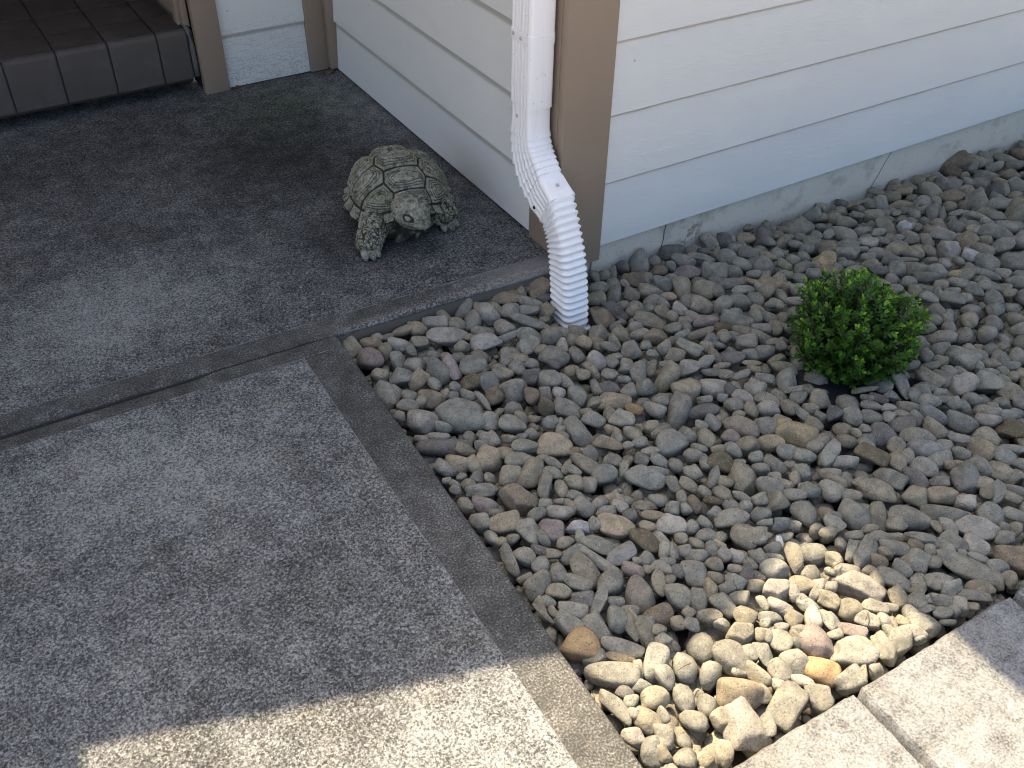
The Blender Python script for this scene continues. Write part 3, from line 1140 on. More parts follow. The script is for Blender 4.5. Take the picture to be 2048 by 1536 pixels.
-479,-117,-37,16,11,9,58,22,13,-78,
-531,-87,-39,22,15,14,61,16,13,-77,
-525,-33,-36,15,10,8,89,28,6,-35,
'''
# ------------------------------------------------------------------ materials
def mat_slab(name, upper):
    k = NT(name); P = k.pos()
    fine = k.noise(P, 300, 2, .62); grain = k.noise(P, 165, 3, .68)
    big = k.noise(P, 2.6, 5, .62, .3); mid = k.noise(P, 17, 4, .65)
    if upper:
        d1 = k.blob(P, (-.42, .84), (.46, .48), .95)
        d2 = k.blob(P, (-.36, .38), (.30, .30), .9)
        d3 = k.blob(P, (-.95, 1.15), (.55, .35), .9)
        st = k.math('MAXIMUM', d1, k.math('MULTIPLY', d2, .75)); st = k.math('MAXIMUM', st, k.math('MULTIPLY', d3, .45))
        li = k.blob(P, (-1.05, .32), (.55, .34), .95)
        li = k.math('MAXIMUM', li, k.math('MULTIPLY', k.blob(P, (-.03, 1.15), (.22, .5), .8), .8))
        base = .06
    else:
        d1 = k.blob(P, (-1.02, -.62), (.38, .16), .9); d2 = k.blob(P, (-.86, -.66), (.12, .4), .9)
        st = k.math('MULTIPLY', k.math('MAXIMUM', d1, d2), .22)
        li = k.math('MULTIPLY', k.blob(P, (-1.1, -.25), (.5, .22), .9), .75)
        sun_paint = k.blob(P, (-1.0, -1.50), (1.2, .66), .5); li = k.math('MAXIMUM', li, k.math('MULTIPLY', sun_paint, .9))  # paler blob painted in where the sunlight falls
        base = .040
    # grains of aggregate: one random shade per small cell
    g1 = k.n('SeparateColor'); k.l(k.voro(P, 290, 'F1', 'Color'), g1.inputs[0])
    g2 = k.n('SeparateColor'); k.l(k.voro(P, 560, 'F1', 'Color'), g2.inputs[0])
    x = k.math('ADD', k.math('MULTIPLY', g1.outputs[0], .17), k.math('MULTIPLY', g2.outputs[1], .11))
    x = k.math('ADD', x, k.math('ADD', k.math('MULTIPLY', grain, .42), k.math('MULTIPLY', fine, .30)))
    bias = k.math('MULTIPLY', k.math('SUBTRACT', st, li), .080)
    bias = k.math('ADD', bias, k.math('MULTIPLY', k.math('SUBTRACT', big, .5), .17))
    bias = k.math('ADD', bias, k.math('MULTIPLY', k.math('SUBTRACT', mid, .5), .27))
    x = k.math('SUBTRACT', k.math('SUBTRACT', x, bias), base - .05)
    col = k.ramp(x, [(.36, (.020, .0207, .0205)), (.44, (.051, .0535, .0535)), (.53, (.110, .116, .1165)), (.66, (.250, .262, .260))])
    brown = k.mix(k.math('MULTIPLY', k.mr(k.noise(P, 7, 4, .7), .45, .75), .6), (1, 1, 1), (.98, .91, .80))
    col = k.mix(1.0, col, brown, 'MULTIPLY')
    if upper:
        green = k.math('MULTIPLY', k.blob(P, (-.28, 1.2), (.35, .3), .9), .6)
        col = k.mix(green, col, k.mix(1.0, col, (.80, .92, .66), 'MULTIPLY'))
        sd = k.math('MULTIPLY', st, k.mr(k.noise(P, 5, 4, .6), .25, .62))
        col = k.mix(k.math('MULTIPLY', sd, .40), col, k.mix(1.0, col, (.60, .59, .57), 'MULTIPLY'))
    # chalky chips
    v = k.n('TexVoronoi', feature='F1'); k.l(k.map(P, (1, 1, 0)), v.inputs['Vector']); v.inputs['Scale'].default_value = 34
    wob = k.math('ADD', v.outputs['Distance'], k.math('MULTIPLY', k.noise(P, 75, 4, .7), .75))
    pick = k.n('SeparateColor'); k.l(v.outputs['Color'], pick.inputs[0])
    chip = k.math('MULTIPLY', k.mr(wob, .56, .42), k.math('GREATER_THAN', pick.outputs[0], .76 if not upper else .95))
    chip = k.math('MULTIPLY', chip, k.math('ADD', k.math('MULTIPLY', pick.outputs[1], .65), .1))
    col = k.mix(chip, col, (.34, .34, .335))
    h = k.math('ADD', k.math('MULTIPLY', fine, .7), k.math('MULTIPLY', grain, .6))
    return k.fin(col, .88, k.bump(h, .55, .0025), .25)

def mat_band(name):
    k = NT(name); P = k.pos()
    fine = k.noise(P, 260, 2, .6); mid = k.noise(P, 22, 4, .65); big = k.noise(P, 4, 4, .6)
    x = k.math('ADD', k.math('MULTIPLY', fine, .55), k.math('ADD', k.math('MULTIPLY', mid, .28), k.math('MULTIPLY', big, .2)))
    col = k.ramp(x, [(.34, (.0185, .0188, .0178)), (.48, (.0425, .0435, .041)), (.57, (.090, .092, .088)), (.68, (.215, .22, .21))])
    x_, y_, z_ = k.xyz(P)
    # pale worn lip close to the gravel edge and near the house corner
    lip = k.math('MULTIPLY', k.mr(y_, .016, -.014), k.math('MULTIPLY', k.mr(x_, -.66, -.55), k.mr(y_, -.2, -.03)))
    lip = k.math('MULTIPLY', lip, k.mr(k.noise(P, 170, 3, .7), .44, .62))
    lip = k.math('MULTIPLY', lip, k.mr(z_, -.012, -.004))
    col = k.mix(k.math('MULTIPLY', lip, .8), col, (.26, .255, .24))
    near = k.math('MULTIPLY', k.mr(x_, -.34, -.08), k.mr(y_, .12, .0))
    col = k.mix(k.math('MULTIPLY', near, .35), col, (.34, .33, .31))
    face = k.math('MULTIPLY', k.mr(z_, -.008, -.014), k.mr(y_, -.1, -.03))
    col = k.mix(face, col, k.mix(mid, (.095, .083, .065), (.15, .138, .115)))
    jl = k.math('SUBTRACT', y_, k.math('ADD', k.math('MULTIPLY', x_, -.030556), -.034944))
    jd = k.math('ABSOLUTE', k.math('ADD', jl, k.math('MULTIPLY', k.math('SUBTRACT', k.noise(P, 40, 3), .5), .006)))
    jw = k.math('ADD', k.math('MULTIPLY', k.mr(x_, -.88, -.98), .0055), .0030)
    grime = k.math('MULTIPLY', k.mr(k.math('DIVIDE', jd, jw), 1.15, .35), k.mr(x_, -.62, -.70))
    col = k.mix(k.math('MULTIPLY', grime, .88), col, (.018, .017, .015))
    sun_paint = k.math('MULTIPLY', k.mr(y_, -.9, -1.15), .8)
    col = k.mix(sun_paint, col, k.mix(1.0, col, (1.5, 1.48, 1.44), 'MULTIPLY'))  # border colour lifted towards the sunlit end, sunlight painted in
    return k.fin(col, .85, k.bump(fine, .35, .0015), .25)

def mat_plain(name, col, rough=.6, var=.12, scale=8, bump=.0, bscale=200, spec=.3):
    k = NT(name); P = k.pos()
    n = k.noise(P, scale, 4, .6)
    c = k.mix(n, tuple(x * (1 - var) for x in col), tuple(min(1, x * (1 + var)) for x in col))
    return k.fin(c, rough, k.bump(k.noise(P, bscale, 3, .6), bump, .001) if bump else None, spec)

def mat_siding(name, along, col, dirt):
    """fibre cement with a pressed cedar grain running along the board"""
    k = NT(name); P = k.pos()
    sc = (1, 1, 1)
    st = (2.2, 1, 60) if along == 'x' else (1, 2.2, 60)
    rnd = k.n('ObjectInfo').outputs['Random']
    off = k.n('CombineXYZ'); k.l(k.math('MULTIPLY', rnd, 37.0), off.inputs[0]); k.l(k.math('MULTIPLY', rnd, 23.0), off.inputs[1]); k.l(k.math('MULTIPLY', rnd, 11.0), off.inputs[2])
    va = k.n('VectorMath', operation='ADD'); k.l(P, va.inputs[0]); k.l(off.outputs[0], va.inputs[1])
    Q = va.outputs[0]
    wob = k.noise(k.map(Q, (3, 3, 3)), 3, 3, .5)
    g1 = k.noise(k.map(Q, tuple(a * 5 for a in st)), 1, 4, .6, .6)
    g2 = k.noise(k.map(Q, tuple(a * 11 if i == 2 else a * 9 for i, a in enumerate(st))), 1, 2, .6, .3)
    hgt = k.math('ADD', k.math('MULTIPLY', g1, .5), k.math('MULTIPLY', g2, .6))
    fade = k.mr(k.noise(k.map(Q, (1, 1, 3)), 6, 2), .1, .7)
    hgt = k.math('MULTIPLY', hgt, fade)
    big = k.noise(Q, 3.0, 4, .6)
    c = k.mix(big, tuple(x * .97 for x in col), tuple(x * 1.03 for x in col))
    if dirt:
        x_, y_, z_ = k.xyz(P)
        low = k.mr(z_, .30, .02)
        sp = k.math('MULTIPLY', k.mr(k.math('ADD', k.math('MULTIPLY', g2, .8), k.math('MULTIPLY', k.noise(P, 170, 3, .6), .8)), .80, .92), k.math('MULTIPLY', low, dirt))
        c = k.mix(sp, c, (.12, .12, .11))
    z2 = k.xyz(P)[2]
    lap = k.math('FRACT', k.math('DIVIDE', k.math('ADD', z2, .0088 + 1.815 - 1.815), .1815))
    lap_stain_shade = k.mr(k.math('ADD', lap, k.math('MULTIPLY', k.math('SUBTRACT', k.noise(P, 25, 3), .5), .03)), (.935 if along == 'x' else .86), (.965 if along == 'x' else .92))
    c = k.mix(k.math('MULTIPLY', lap_stain_shade, .45), c, (.20, .165, .115))  # brownish stain line that also paints in the shadow under each lap
    sp2 = k.math('MULTIPLY', k.mr(k.voro(k.map(Q, (1, 1, 1)), 9, 'F1'), .035, .02), .55)
    c = k.mix(sp2, c, (.2, .19, .17))
    return k.fin(c, .62, k.bump(hgt, .65, .0030), .3)

def mat_metal_white(name):
    k = NT(name); P = k.pos()
    n = k.noise(k.map(P, (60, 60, 6)), 1, 3, .6)
    c = k.mix(k.mr(n, .5, .75), (.86, .86, .855), (.78, .775, .76))
    scuff = k.mr(k.noise(P, 24, 5, .7), .64, .72)
    c = k.mix(k.math('MULTIPLY', scuff, .35), c, (.50, .47, .42))
    sm = k.math('MULTIPLY', k.mr(k.voro(P, 42, 'F1'), .085, .05), .5)
    c = k.mix(sm, c, (.25, .22, .18))
    return k.fin(c, .38, k.bump(k.noise(P, 40, 3), .08, .002), .45)

def mat_vinyl(name):
    k = NT(name); P = k.pos()
    n = k.noise(P, 30, 4, .6)
    c = k.mix(k.mr(n, .45, .8), (.88, .875, .86), (.80, .79, .76))
    return k.fin(c, .45, k.bump(k.noise(P, 90, 2), .06, .001), .4)

def mat_tile(name, lo, hi):
    k = NT(name); P = k.pos()
    rnd = k.n('ObjectInfo').outputs['Random']
    n = k.math('ADD', k.math('MULTIPLY', k.noise(P, 14, 4, .6), .6), k.math('MULTIPLY', rnd, .4))
    c = k.mix(n, lo, hi)
    sp = k.mr(k.noise(P, 420, 2, .6), .62, .74)
    c = k.mix(k.math('MULTIPLY', sp, .30), c, (.20, .19, .18))
    dust = k.mr(k.noise(P, 9, 5, .7), .50, .75)
    c = k.mix(k.math('MULTIPLY', dust, .25), c, (.17, .165, .155))
    return k.fin(c, .6, k.bump(k.noise(P, 300, 2), .15, .0008), .35)

def mat_stone(name, src):
    k = NT(name)
    if src == 'object':
        oi = k.n('ObjectInfo'); tint = oi.outputs['Color']; rnd = oi.outputs['Random']
        O = k.obj()
        off = k.n('CombineXYZ'); k.l(k.math('MULTIPLY', rnd, 91.0), off.inputs[0]); k.l(k.math('MULTIPLY', rnd, 57.0), off.inputs[1])
        Pw = k.pos(); va = k.n('VectorMath', operation='ADD'); k.l(Pw, va.inputs[0]); k.l(off.outputs[0], va.inputs[1]); P = va.outputs[0]
    else:
        a = k.n('Attribute', attribute_name='tint'); tint = a.outputs['Color']; P = k.pos()
    alpha = None
    m1 = k.noise(P, 42, 4, .65, .4); m2 = k.noise(P, 260, 3, .65)
    band = k.noise(k.map(P, (30, 30, 160), rot=(.5, .3, .2)), 1, 3, .6, .5)
    c = k.mix(k.mr(m1, .32, .68), k.mix(1.0, tint, (.76, .77, .78), 'MULTIPLY'), k.mix(1.0, tint, (1.24, 1.23, 1.18), 'MULTIPLY'))
    c = k.mix(k.math('MULTIPLY', k.mr(band, .52, .62), .22), c, k.mix(1.0, c, (.72, .70, .66), 'MULTIPLY'))
    pit = k.mr(m2, .42, .34); c = k.mix(k.math('MULTIPLY', pit, .62), c, (.035, .033, .030))
    pit2 = k.mr(k.voro(P, 170, 'F1'), .22, .12); c = k.mix(k.math('MULTIPLY', pit2, .55), c, (.04, .037, .034))
    lf = k.mr(k.noise(P, 330, 2, .6), .60, .70); c = k.mix(k.math('MULTIPLY', lf, .35), c, (.48, .47, .44))
    h = k.math('ADD', k.math('MULTIPLY', m1, 1.4), k.math('ADD', k.math('MULTIPLY', m2, .55), k.math('MULTIPLY', k.noise(P, 110, 3, .6), .8)))
    h = k.math('SUBTRACT', h, k.math('MULTIPLY', pit2, .5))
    return k.fin(c, .84, k.bump(h, .55, .0022), .28)

def mat_paver(name):
    k = NT(name); P = k.pos()
    fine = k.noise(P, 260, 3, .7); mid = k.noise(P, 34, 5, .72); big = k.noise(P, 7, 5, .7, .6)
    rnd = k.n('ObjectInfo').outputs['Random']
    x = k.math('ADD', k.math('MULTIPLY', fine, .5), k.math('ADD', k.math('MULTIPLY', mid, .3), k.math('MULTIPLY', big, .3)))
    c = k.ramp(x, [(.38, (.022, .0225, .022)), (.46, (.080, .082, .080)), (.54, (.160, .167, .168)), (.66, (.262, .274, .276))])
    warm = k.mr(k.noise(k.map(P, (1, 1, 1), loc=(3, 1, 0)), 5, 3, .6), .48, .66)
    c = k.mix(k.math('MULTIPLY', warm, .55), c, k.mix(1.0, c, (.80, .74, .64), 'MULTIPLY'))
    return k.fin(c, .9, k.bump(k.math('ADD', fine, k.math('MULTIPLY', mid, .8)), .5, .003), .2)

def mat_statue(name):
    k = NT(name); P = k.pos()
    a = k.n('Attribute', attribute_name='groove'); g = a.outputs['Fac']
    n1 = k.noise(P, 55, 5, .7); n2 = k.noise(P, 230, 3, .65)
    c = k.ramp(k.math('ADD', k.math('MULTIPLY', n1, .6), k.math('MULTIPLY', n2, .4)),
               [(.34, (.085, .085, .062)), (.48, (.215, .214, .166)), (.60, (.335, .33, .265)), (.72, (.48, .47, .395))])
    c = k.mix(k.math('MULTIPLY', k.mr(k.noise(P, 18, 3, .6), .48, .68), .5), c, k.mix(1.0, c, (.58, .62, .42), 'MULTIPLY'))
    c = k.mix(k.math('MULTIPLY', k.mr(k.noise(P, 60, 4, .7), .50, .64), .75), c, (.035, .034, .026))
    pt = k.mr(k.voro(P, 170, 'F1'), .24, .12); c = k.mix(k.math('MULTIPLY', pt, .7), c, (.02, .02, .016))
    c = k.mix(k.math('MULTIPLY', k.mr(g, .12, .75), .95), c, (.018, .018, .013))
    return k.fin(c, .85, k.bump(k.math('ADD', n2, k.math('MULTIPLY', n1, .6)), .4, .0015), .25)

def mat_leaf(name, lo, hi, tip):
    k = NT(name)
    a = k.n('Attribute', attribute_name='age'); f = a.outputs['Fac']
    P = k.pos(); n = k.noise(P, 90, 2)
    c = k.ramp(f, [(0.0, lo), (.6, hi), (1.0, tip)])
    c = k.mix(n, k.mix(1.0, c, (.82, .84, .8), 'MULTIPLY'), k.mix(1.0, c, (1.12, 1.1, 1.0), 'MULTIPLY'))
    m = k.fin(c, .38, None, .45)
    tr = k.n('BsdfTranslucent'); k.put(tr.inputs[0], k.mix(1.0, c, (1.5, 1.7, .6), 'MULTIPLY'))
    mx = k.n('MixShader'); mx.inputs[0].default_value = .28
    k.l(k.b.outputs[0], mx.inputs[1]); k.l(tr.outputs[0], mx.inputs[2])
    k.l(mx.outputs[0], k.t.nodes['Material Output'].inputs[0])
    return m

def mat_footing(name):
    k = NT(name); P = k.pos()
    n1 = k.noise(P, 9, 5, .65); n2 = k.noise(P, 160, 3, .6)
    c = k.mix(n1, (.52, .50, .42), (.62, .60, .51))
    pit = k.mr(n2, .36, .30); c = k.mix(k.math('MULTIPLY', pit, .6), c, (.06, .06, .055))
    x_, y_, z_ = k.xyz(P)
    c = k.mix(k.math('MULTIPLY', k.mr(k.noise(P, 14, 4, .6), .52, .72), .4), c, (.19, .17, .135))
    rust = k.math('MULTIPLY', k.mr(k.noise(P, 38, 4, .65), .5, .62), k.blob(k.map(P, (1, 0, 1)), (0.47, 0.0), (.07, 1), .8))
    c = k.mix(k.math('MULTIPLY', rust, .6), c, (.10, .065, .035))
    return k.fin(c, .85, k.bump(k.math('ADD', n2, n1), .4, .002), .25)

M_UP = mat_slab('concrete_weathered_porch', True)
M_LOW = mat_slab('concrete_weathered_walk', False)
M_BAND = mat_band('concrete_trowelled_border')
M_RIDGE = mat_plain('cement_ridge', (.20, .198, .19), .9, .35, 60, .3)
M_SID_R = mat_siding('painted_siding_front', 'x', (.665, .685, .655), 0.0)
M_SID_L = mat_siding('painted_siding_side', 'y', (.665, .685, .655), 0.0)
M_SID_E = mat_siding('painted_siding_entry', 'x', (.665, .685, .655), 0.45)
M_TRIM = mat_plain('brown_trim_paint', (.285, .225, .168), .5, .07, 5, .10, 120)
M_DARK = mat_plain('dark_void', (.02, .02, .02), .9)
M_FOOT = mat_footing('foundation_concrete')
M_SHADE_ROOF_UNDER = mat_plain('shade_roof_underside', (.55, .53, .50), .7, .05)
M_SHADE_ROOF_TOP = mat_plain('shade_roof_top', (.08, .075, .07), .9, .3, 20)
M_WHITE = mat_metal_white('white_enamel_aluminium')
M_VINYL = mat_vinyl('white_vinyl')
M_SCREW = mat_plain('zinc_screw', (.45, .45, .46), .35, .1)
M_TILE = mat_tile('brown_quarry_tile', (.062, .055, .049), (.082, .072, .063))
M_TILET = mat_tile('brown_quarry_tile_top', (.036, .033, .030), (.052, .047, .042))
M_GROUT = mat_plain('grey_grout', (.085, .085, .088), .9, .35, 40, .4)
M_CAULK = mat_plain('grey_caulk', (.11, .11, .105), .7, .25, 40, .3)
M_MORTAR = mat_plain('crumbling_mortar', (.075, .065, .05), .95, .5, 70, .8, 120)
M_STONE = mat_stone('river_stone', 'object')
M_STONES = mat_stone('river_stone_small', 'attr')
M_SOIL = mat_plain('dark_soil', (.030, .026, .021), .95, .4, 60, .8, 150)
M_PAVER = mat_paver('paver_concrete')
M_PAVBED = mat_plain('paver_bedding', (.10, .09, .08), .95, .3, 50, .5)
M_GROUND = mat_plain('driveway_concrete', (.42, .385, .335), .9, .22, 30, .4)
M_STATUE = mat_statue('cast_stone')
M_LEAF = mat_leaf('boxwood_leaf', (.018, .052, .010), (.080, .20, .022), (.255, .45, .05))
M_TWIG = mat_plain('boxwood_twig', (.11, .09, .05), .8, .2, 60)
M_FABRIC = mat_plain('black_pot_plastic', (.012, .013, .018), .45, .2, 30)
M_DRY = mat_plain('dry_leaf', (.14, .085, .04), .85, .35, 60)

# ------------------------------------------------------------------ ground, slabs, pavers
def sm(a, b, t):
    t = np.clip((np.asarray(t, float) - a) / (b - a), 0, 1); return t * t * (3 - 2 * t)

ground = link('ground', mesh_from('ground', [(-150, -150, -.30), (150, -150, -.30), (150, 150, -.30), (-150, 150, -.30)], [(0, 1, 2, 3)]), M_GROUND)
tag(ground, kind='structure')
drive = link("driveway", bpy.data.meshes.new("driveway"))
# give the driveway thickness
drive.data = box_mesh('driveway', -7, 7, -9, -1.60, -.31, -.015); drive.data.materials.append(M_GROUND)
tag(drive, kind='structure')

def hnoise(x, y, s, seed=0):
    """cheap smooth value noise"""
    rs = np.random.RandomState(seed); T = rs.rand(64, 64)
    x = np.asarray(x, float) * s; y = np.asarray(y, float) * s
    xi = np.floor(x).astype(int); yi = np.floor(y).astype(int); fx = x - xi; fy = y - yi
    fx = fx * fx * (3 - 2 * fx); fy = fy * fy * (3 - 2 * fy)
    g = lambda a, b: T[a % 64, b % 64]
    return (g(xi, yi) * (1 - fx) + g(xi + 1, yi) * fx) * (1 - fy) + (g(xi, yi + 1) * (1 - fx) + g(xi + 1, yi + 1) * fx) * fy

def edge_x(y): return -.620 - .029 * np.maximum(0, -.016 - y)
def score_x(y): return -.718 - .020 * np.maximum(0, -.064 - y)

JY = lambda x: -.016 + .022 * (x + .62) / -.72 * 1.0      # centre line of the joint between the two slabs

def joint_z(x, d):
    """height of a slab surface at distance d from the joint line"""
    left = sm(-.90, -.96, x)
    vee = -(.0035 + .0045 * left) * (1 - sm(.0, .004 + .003 * left, np.abs(d)))
    dish = -(.0010 + .0035 * left) * (1 - sm(.003, .012 + .022 * left, d))
    return vee + dish

def grid_slab(name, rows, cols_fn, zf, mat_idx_fn, mats, depth=.13):
    """rows: sequence of parameters; cols_fn(i) -> (n,2) xy points"""
    P = [np.array(cols_fn(r)) for r in rows]; n = len(P[0])
    V = []; F = []; MI = []
    for p in P:
        z = zf(p[:, 0], p[:, 1]); V += [(p[i, 0], p[i, 1], z[i]) for i in range(n)]
    for r in range(len(P) - 1):
        for c in range(n - 1):
            F.append((r * n + c, r * n + c + 1, (r + 1) * n + c + 1, (r + 1) * n + c))
            MI.append(mat_idx_fn(r, c))
    # skirt
    loop = [c for c in range(n)] + [(r + 1) * n - 1 for r in range(1, len(P))] + [(len(P) - 1) * n + c for c in range(n - 2, -1, -1)] + [r * n for r in range(len(P) - 2, 0, -1)]
    base = len(V)
    V += [(V[i][0], V[i][1], -depth) for i in loop]
    L = len(loop)
    for i in range(L):
        j = (i + 1) % L
        F.append((loop[j], loop[i], base + i, base + j)); MI.append(1)
    me = mesh_from(name, V, F, True, 40)
    o = link(name, me, mats)
    me.polygons.foreach_set('material_index', MI)
    return tag(o, kind='structure')

def lip(d): return -.006 * (1 - sm(0, .007, d)) ** 2

# porch slab: y from the joint to the house, x from -3.2 to .03
ys_u = [0, .002, .0045, .008, .014, .022, .034, .05, .066, .082] + list(np.linspace(.11, 1.62, 44))
xs_u = list(np.linspace(-3.2, -1.5, 10)) + list(np.linspace(-1.48, .03, 70))
def cols_u(t):
    return [(x, (JY(x) if t < .082 else -.016 * 0) * (1 - sm(.05, .11, t)) + t - (0 if t >= .082 else 0)) for x in xs_u]
def z_u(x, y):
    d = y - JY(x)
    free = sm(-.63, -.60, x)
    z = joint_z(x, d) * (1 - free) + lip(d) * free
    z = z + .0012 * (hnoise(x, y, 9, 3) - .5) - .004 * sm(.35, 0, y) * sm(-.5, 0, x)
    return z
idx_u = lambda r, c: 1 if ys_u[r] < .066 else 0
porch = grid_slab('porch_slab', ys_u, cols_u, z_u, idx_u, [M_UP, M_BAND])

# lower walkway slab
ds_l = [0, .002, .0045, .008, .014, .022, .034, .049] + list(np.linspace(.075, 1.62, 48))
ts = [0, .004, .009, .02, .05, .098]
def cols_l(d):
    out = []
    for x in list(np.linspace(-3.2, -1.5, 10)) + list(np.linspace(-1.48, -.76, 34)):
        out.append((x, JY(x) - d - .0006))
    y0 = JY(-.72) - d
    e = float(edge_x(y0)); s = float(score_x(y0))
    for f in (0, .55, .80, .92, .965, 1.0):
        x = s + (e - s) * f
        out.append((x, JY(x) - d - .0006))
    return out
def z_l(x, y):
    d = JY(x) - y
    e = edge_x(y) - x
    return joint_z(x, d) + lip(np.maximum(e, 0)) + .0012 * (hnoise(x, y, 9, 5) - .5)
def idx_l(r, c):
    return 1 if (ds_l[r] < .049 or c >= 44) else 0
walk = grid_slab('walkway_slab', ds_l, cols_l, z_l, idx_l, [M_LOW, M_BAND])

# trowel ridges: thin raised lines of cement left by the edging tool
def ridge(pts, w, h, zf, seed):
    rs = np.random.RandomState(seed); V = []; F = []
    P = np.array(pts); t = np.linspace(0, 1, 220)
    seg = np.linspace(0, 1, len(P)); X = np.interp(t, seg, P[:, 0]); Y = np.interp(t, seg, P[:, 1])
    dx, dy = np.gradient(X), np.gradient(Y); L = np.hypot(dx, dy); nx, ny = -dy / L, dx / L
    nn = hnoise(t * 40, t * 0 + seed, 1, seed) ; ww = w * (.35 + .9 * nn) * (hnoise(t * 14, t * 0 + 3, 1, seed + 1) > .22)
    Z = zf(X, Y)
    for i in range(len(t)):
        for s, zz in ((-1, -.001), (0, h), (1, -.001)):
            V.append((X[i] + nx[i] * s * ww[i] / 2, Y[i] + ny[i] * s * ww[i] / 2, Z[i] + (zz if ww[i] > 0 else -.002)))
    for i in range(len(t) - 1):
        for k in (0, 1):
            a = i * 3 + k; F.append((a, a + 1, a + 4, a + 3))
    return V, F
V, F = join_lists([ridge([(x, JY(x) + .0665) for x in (-.03, -.2, -.4, -.58)], .0026, .0012, z_u, 1),
                   ridge([(x, JY(x) + .0665) for x in (-.66, -.8, -.92)], .0024, .0010, z_u, 2),
                   ridge([(x, JY(x) + .0665) for x in (-1.0, -1.2, -1.5)], .0018, .0008, z_u, 4)])
link('edging_ridge', mesh_from('edging_ridge', V, F), M_RIDGE, porch)
V, F = join_lists([ridge([(float(score_x(y)), y) for y in (-.068, -.25, -.45, -.62, -.85, -1.1, -1.5)], .0022, .0010, z_l, 7),
                   ridge([(x, JY(x) - .0495) for x in (-.64, -.68, -.72)], .0035, .0012, z_l, 8),
                   ridge([(x, JY(x) - .0495) for x in (-.76, -.95, -1.2, -1.5)], .0014, .0006, z_l, 9)])
link('edging_ridge', mesh_from('edging_ridge', V, F), M_RIDGE, walk)

# gravel bed soil
def surf(x, y):
    x = np.asarray(x, float); y = np.asarray(y, float)
    z = -.030 - .055 * sm(-.45, -.02, y) * sm(-.12, .2, x) - .025 * sm(-.6, -.02, y) * sm(.2, 1.2, x) - .02 * sm(.3, 1.5, x)
    return z - .055 * np.exp(-((x + .035) / .085) ** 2 - ((y + .175) / .075) ** 2)
gx, gy = np.meshgrid(np.linspace(-.66, 3.2, 90), np.linspace(-1.5, .03, 40))
gz = surf(gx, gy) - .060 + .006 * (hnoise(gx, gy, 18, 9) - .5)
V = np.stack([gx, gy, gz], -1).reshape(-1, 3); n = 90
F = [(r * n + c, r * n + c + 1, (r + 1) * n + c + 1, (r + 1) * n + c) for r in range(39) for c in range(n - 1)]
soil = link('soil_bed', mesh_from('soil_bed', V, F, True), M_SOIL)
tag(soil, kind='structure')

# paver border: bedding with separate pavers
bed = box('paver_bedding', -.9, 3.0, -1.60, -1.302, -.14, -.055, M_PAVBED)
tag(bed, kind='structure')
def paver_mesh(x0, x1, y0, y1, z0, z1, seed):
    rs = np.random.RandomState(seed); V = []; F = []
    nx, ny = 46, 36
    X = np.linspace(0, 1, nx); Y = np.linspace(0, 1, ny)
    gx, gy = np.meshgrid(X, Y)
    wx, wy = x1 - x0, y1 - y0
    px, py = x0 + gx * wx, y0 + gy * wy
    d = np.minimum(np.minimum(gx, 1 - gx) * wx, np.minimum(gy, 1 - gy) * wy)
    # rounded corners and ragged tumbled edges
    ed = .002 + .006 * hnoise(px * 1 + 3, py + 2, 30, seed) * hnoise(px, py, 80, seed + 1)
    cx = np.minimum(gx, 1 - gx) * wx; cy = np.minimum(gy, 1 - gy) * wy
    cr = .022; cd = np.hypot(np.maximum(cr - cx, 0), np.maximum(cr - cy, 0))
    pull = np.maximum(0, cd - cr * .92) * 1.0
    ccx, ccy = (x0 + x1) / 2, (y0 + y1) / 2
    shr = (1 - sm(0, .02, d)) * (.0026 * hnoise(px, py, 75, seed + 2) + .0024 * hnoise(px, py, 21, seed + 5)) + pull * .6
    px2 = px + np.sign(ccx - px) * shr; py2 = py + np.sign(ccy - py) * shr
    z = z1 - .010 * np.maximum(0, 1 - d / (ed + .006)) ** 2 + .0022 * (hnoise(px, py, 14, seed + 3) - .5) + .0016 * (hnoise(px, py, 60, seed + 4) - .5)
    V = np.stack([px2, py2, z], -1).reshape(-1, 3).tolist()
    F = [(r * nx + c, r * nx + c + 1, (r + 1) * nx + c + 1, (r + 1) * nx + c) for r in range(ny - 1) for c in range(nx - 1)]
    loop = list(range(nx)) + [(r + 1) * nx - 1 for r in range(1, ny)] + [(ny - 1) * nx + c for c in range(nx - 2, -1, -1)] + [r * nx for r in range(ny - 2, 0, -1)]
    b = len(V); V += [[V[i][0], V[i][1], z0] for i in loop]; L = len(loop)
    F += [(loop[(i + 1) % L], loop[i], b + i, b + (i + 1) % L) for i in range(L)]
    return mesh_from('paver', V, F, True, 50)
xb = -.662
for i, w in enumerate((.378, .382, .380, .378, .381, .380, .378)):
    link('paver', paver_mesh(xb + .0008, xb + w - .0008, -1.590, -1.302, -.13, -.001, 20 + i), M_PAVER, bed)
    xb += w

# ------------------------------------------------------------------ house
house = empty('house', (0, 0, 0))
tag(house, 'house corner with pale lap siding, brown trim boards and a bare concrete foundation', 'house')

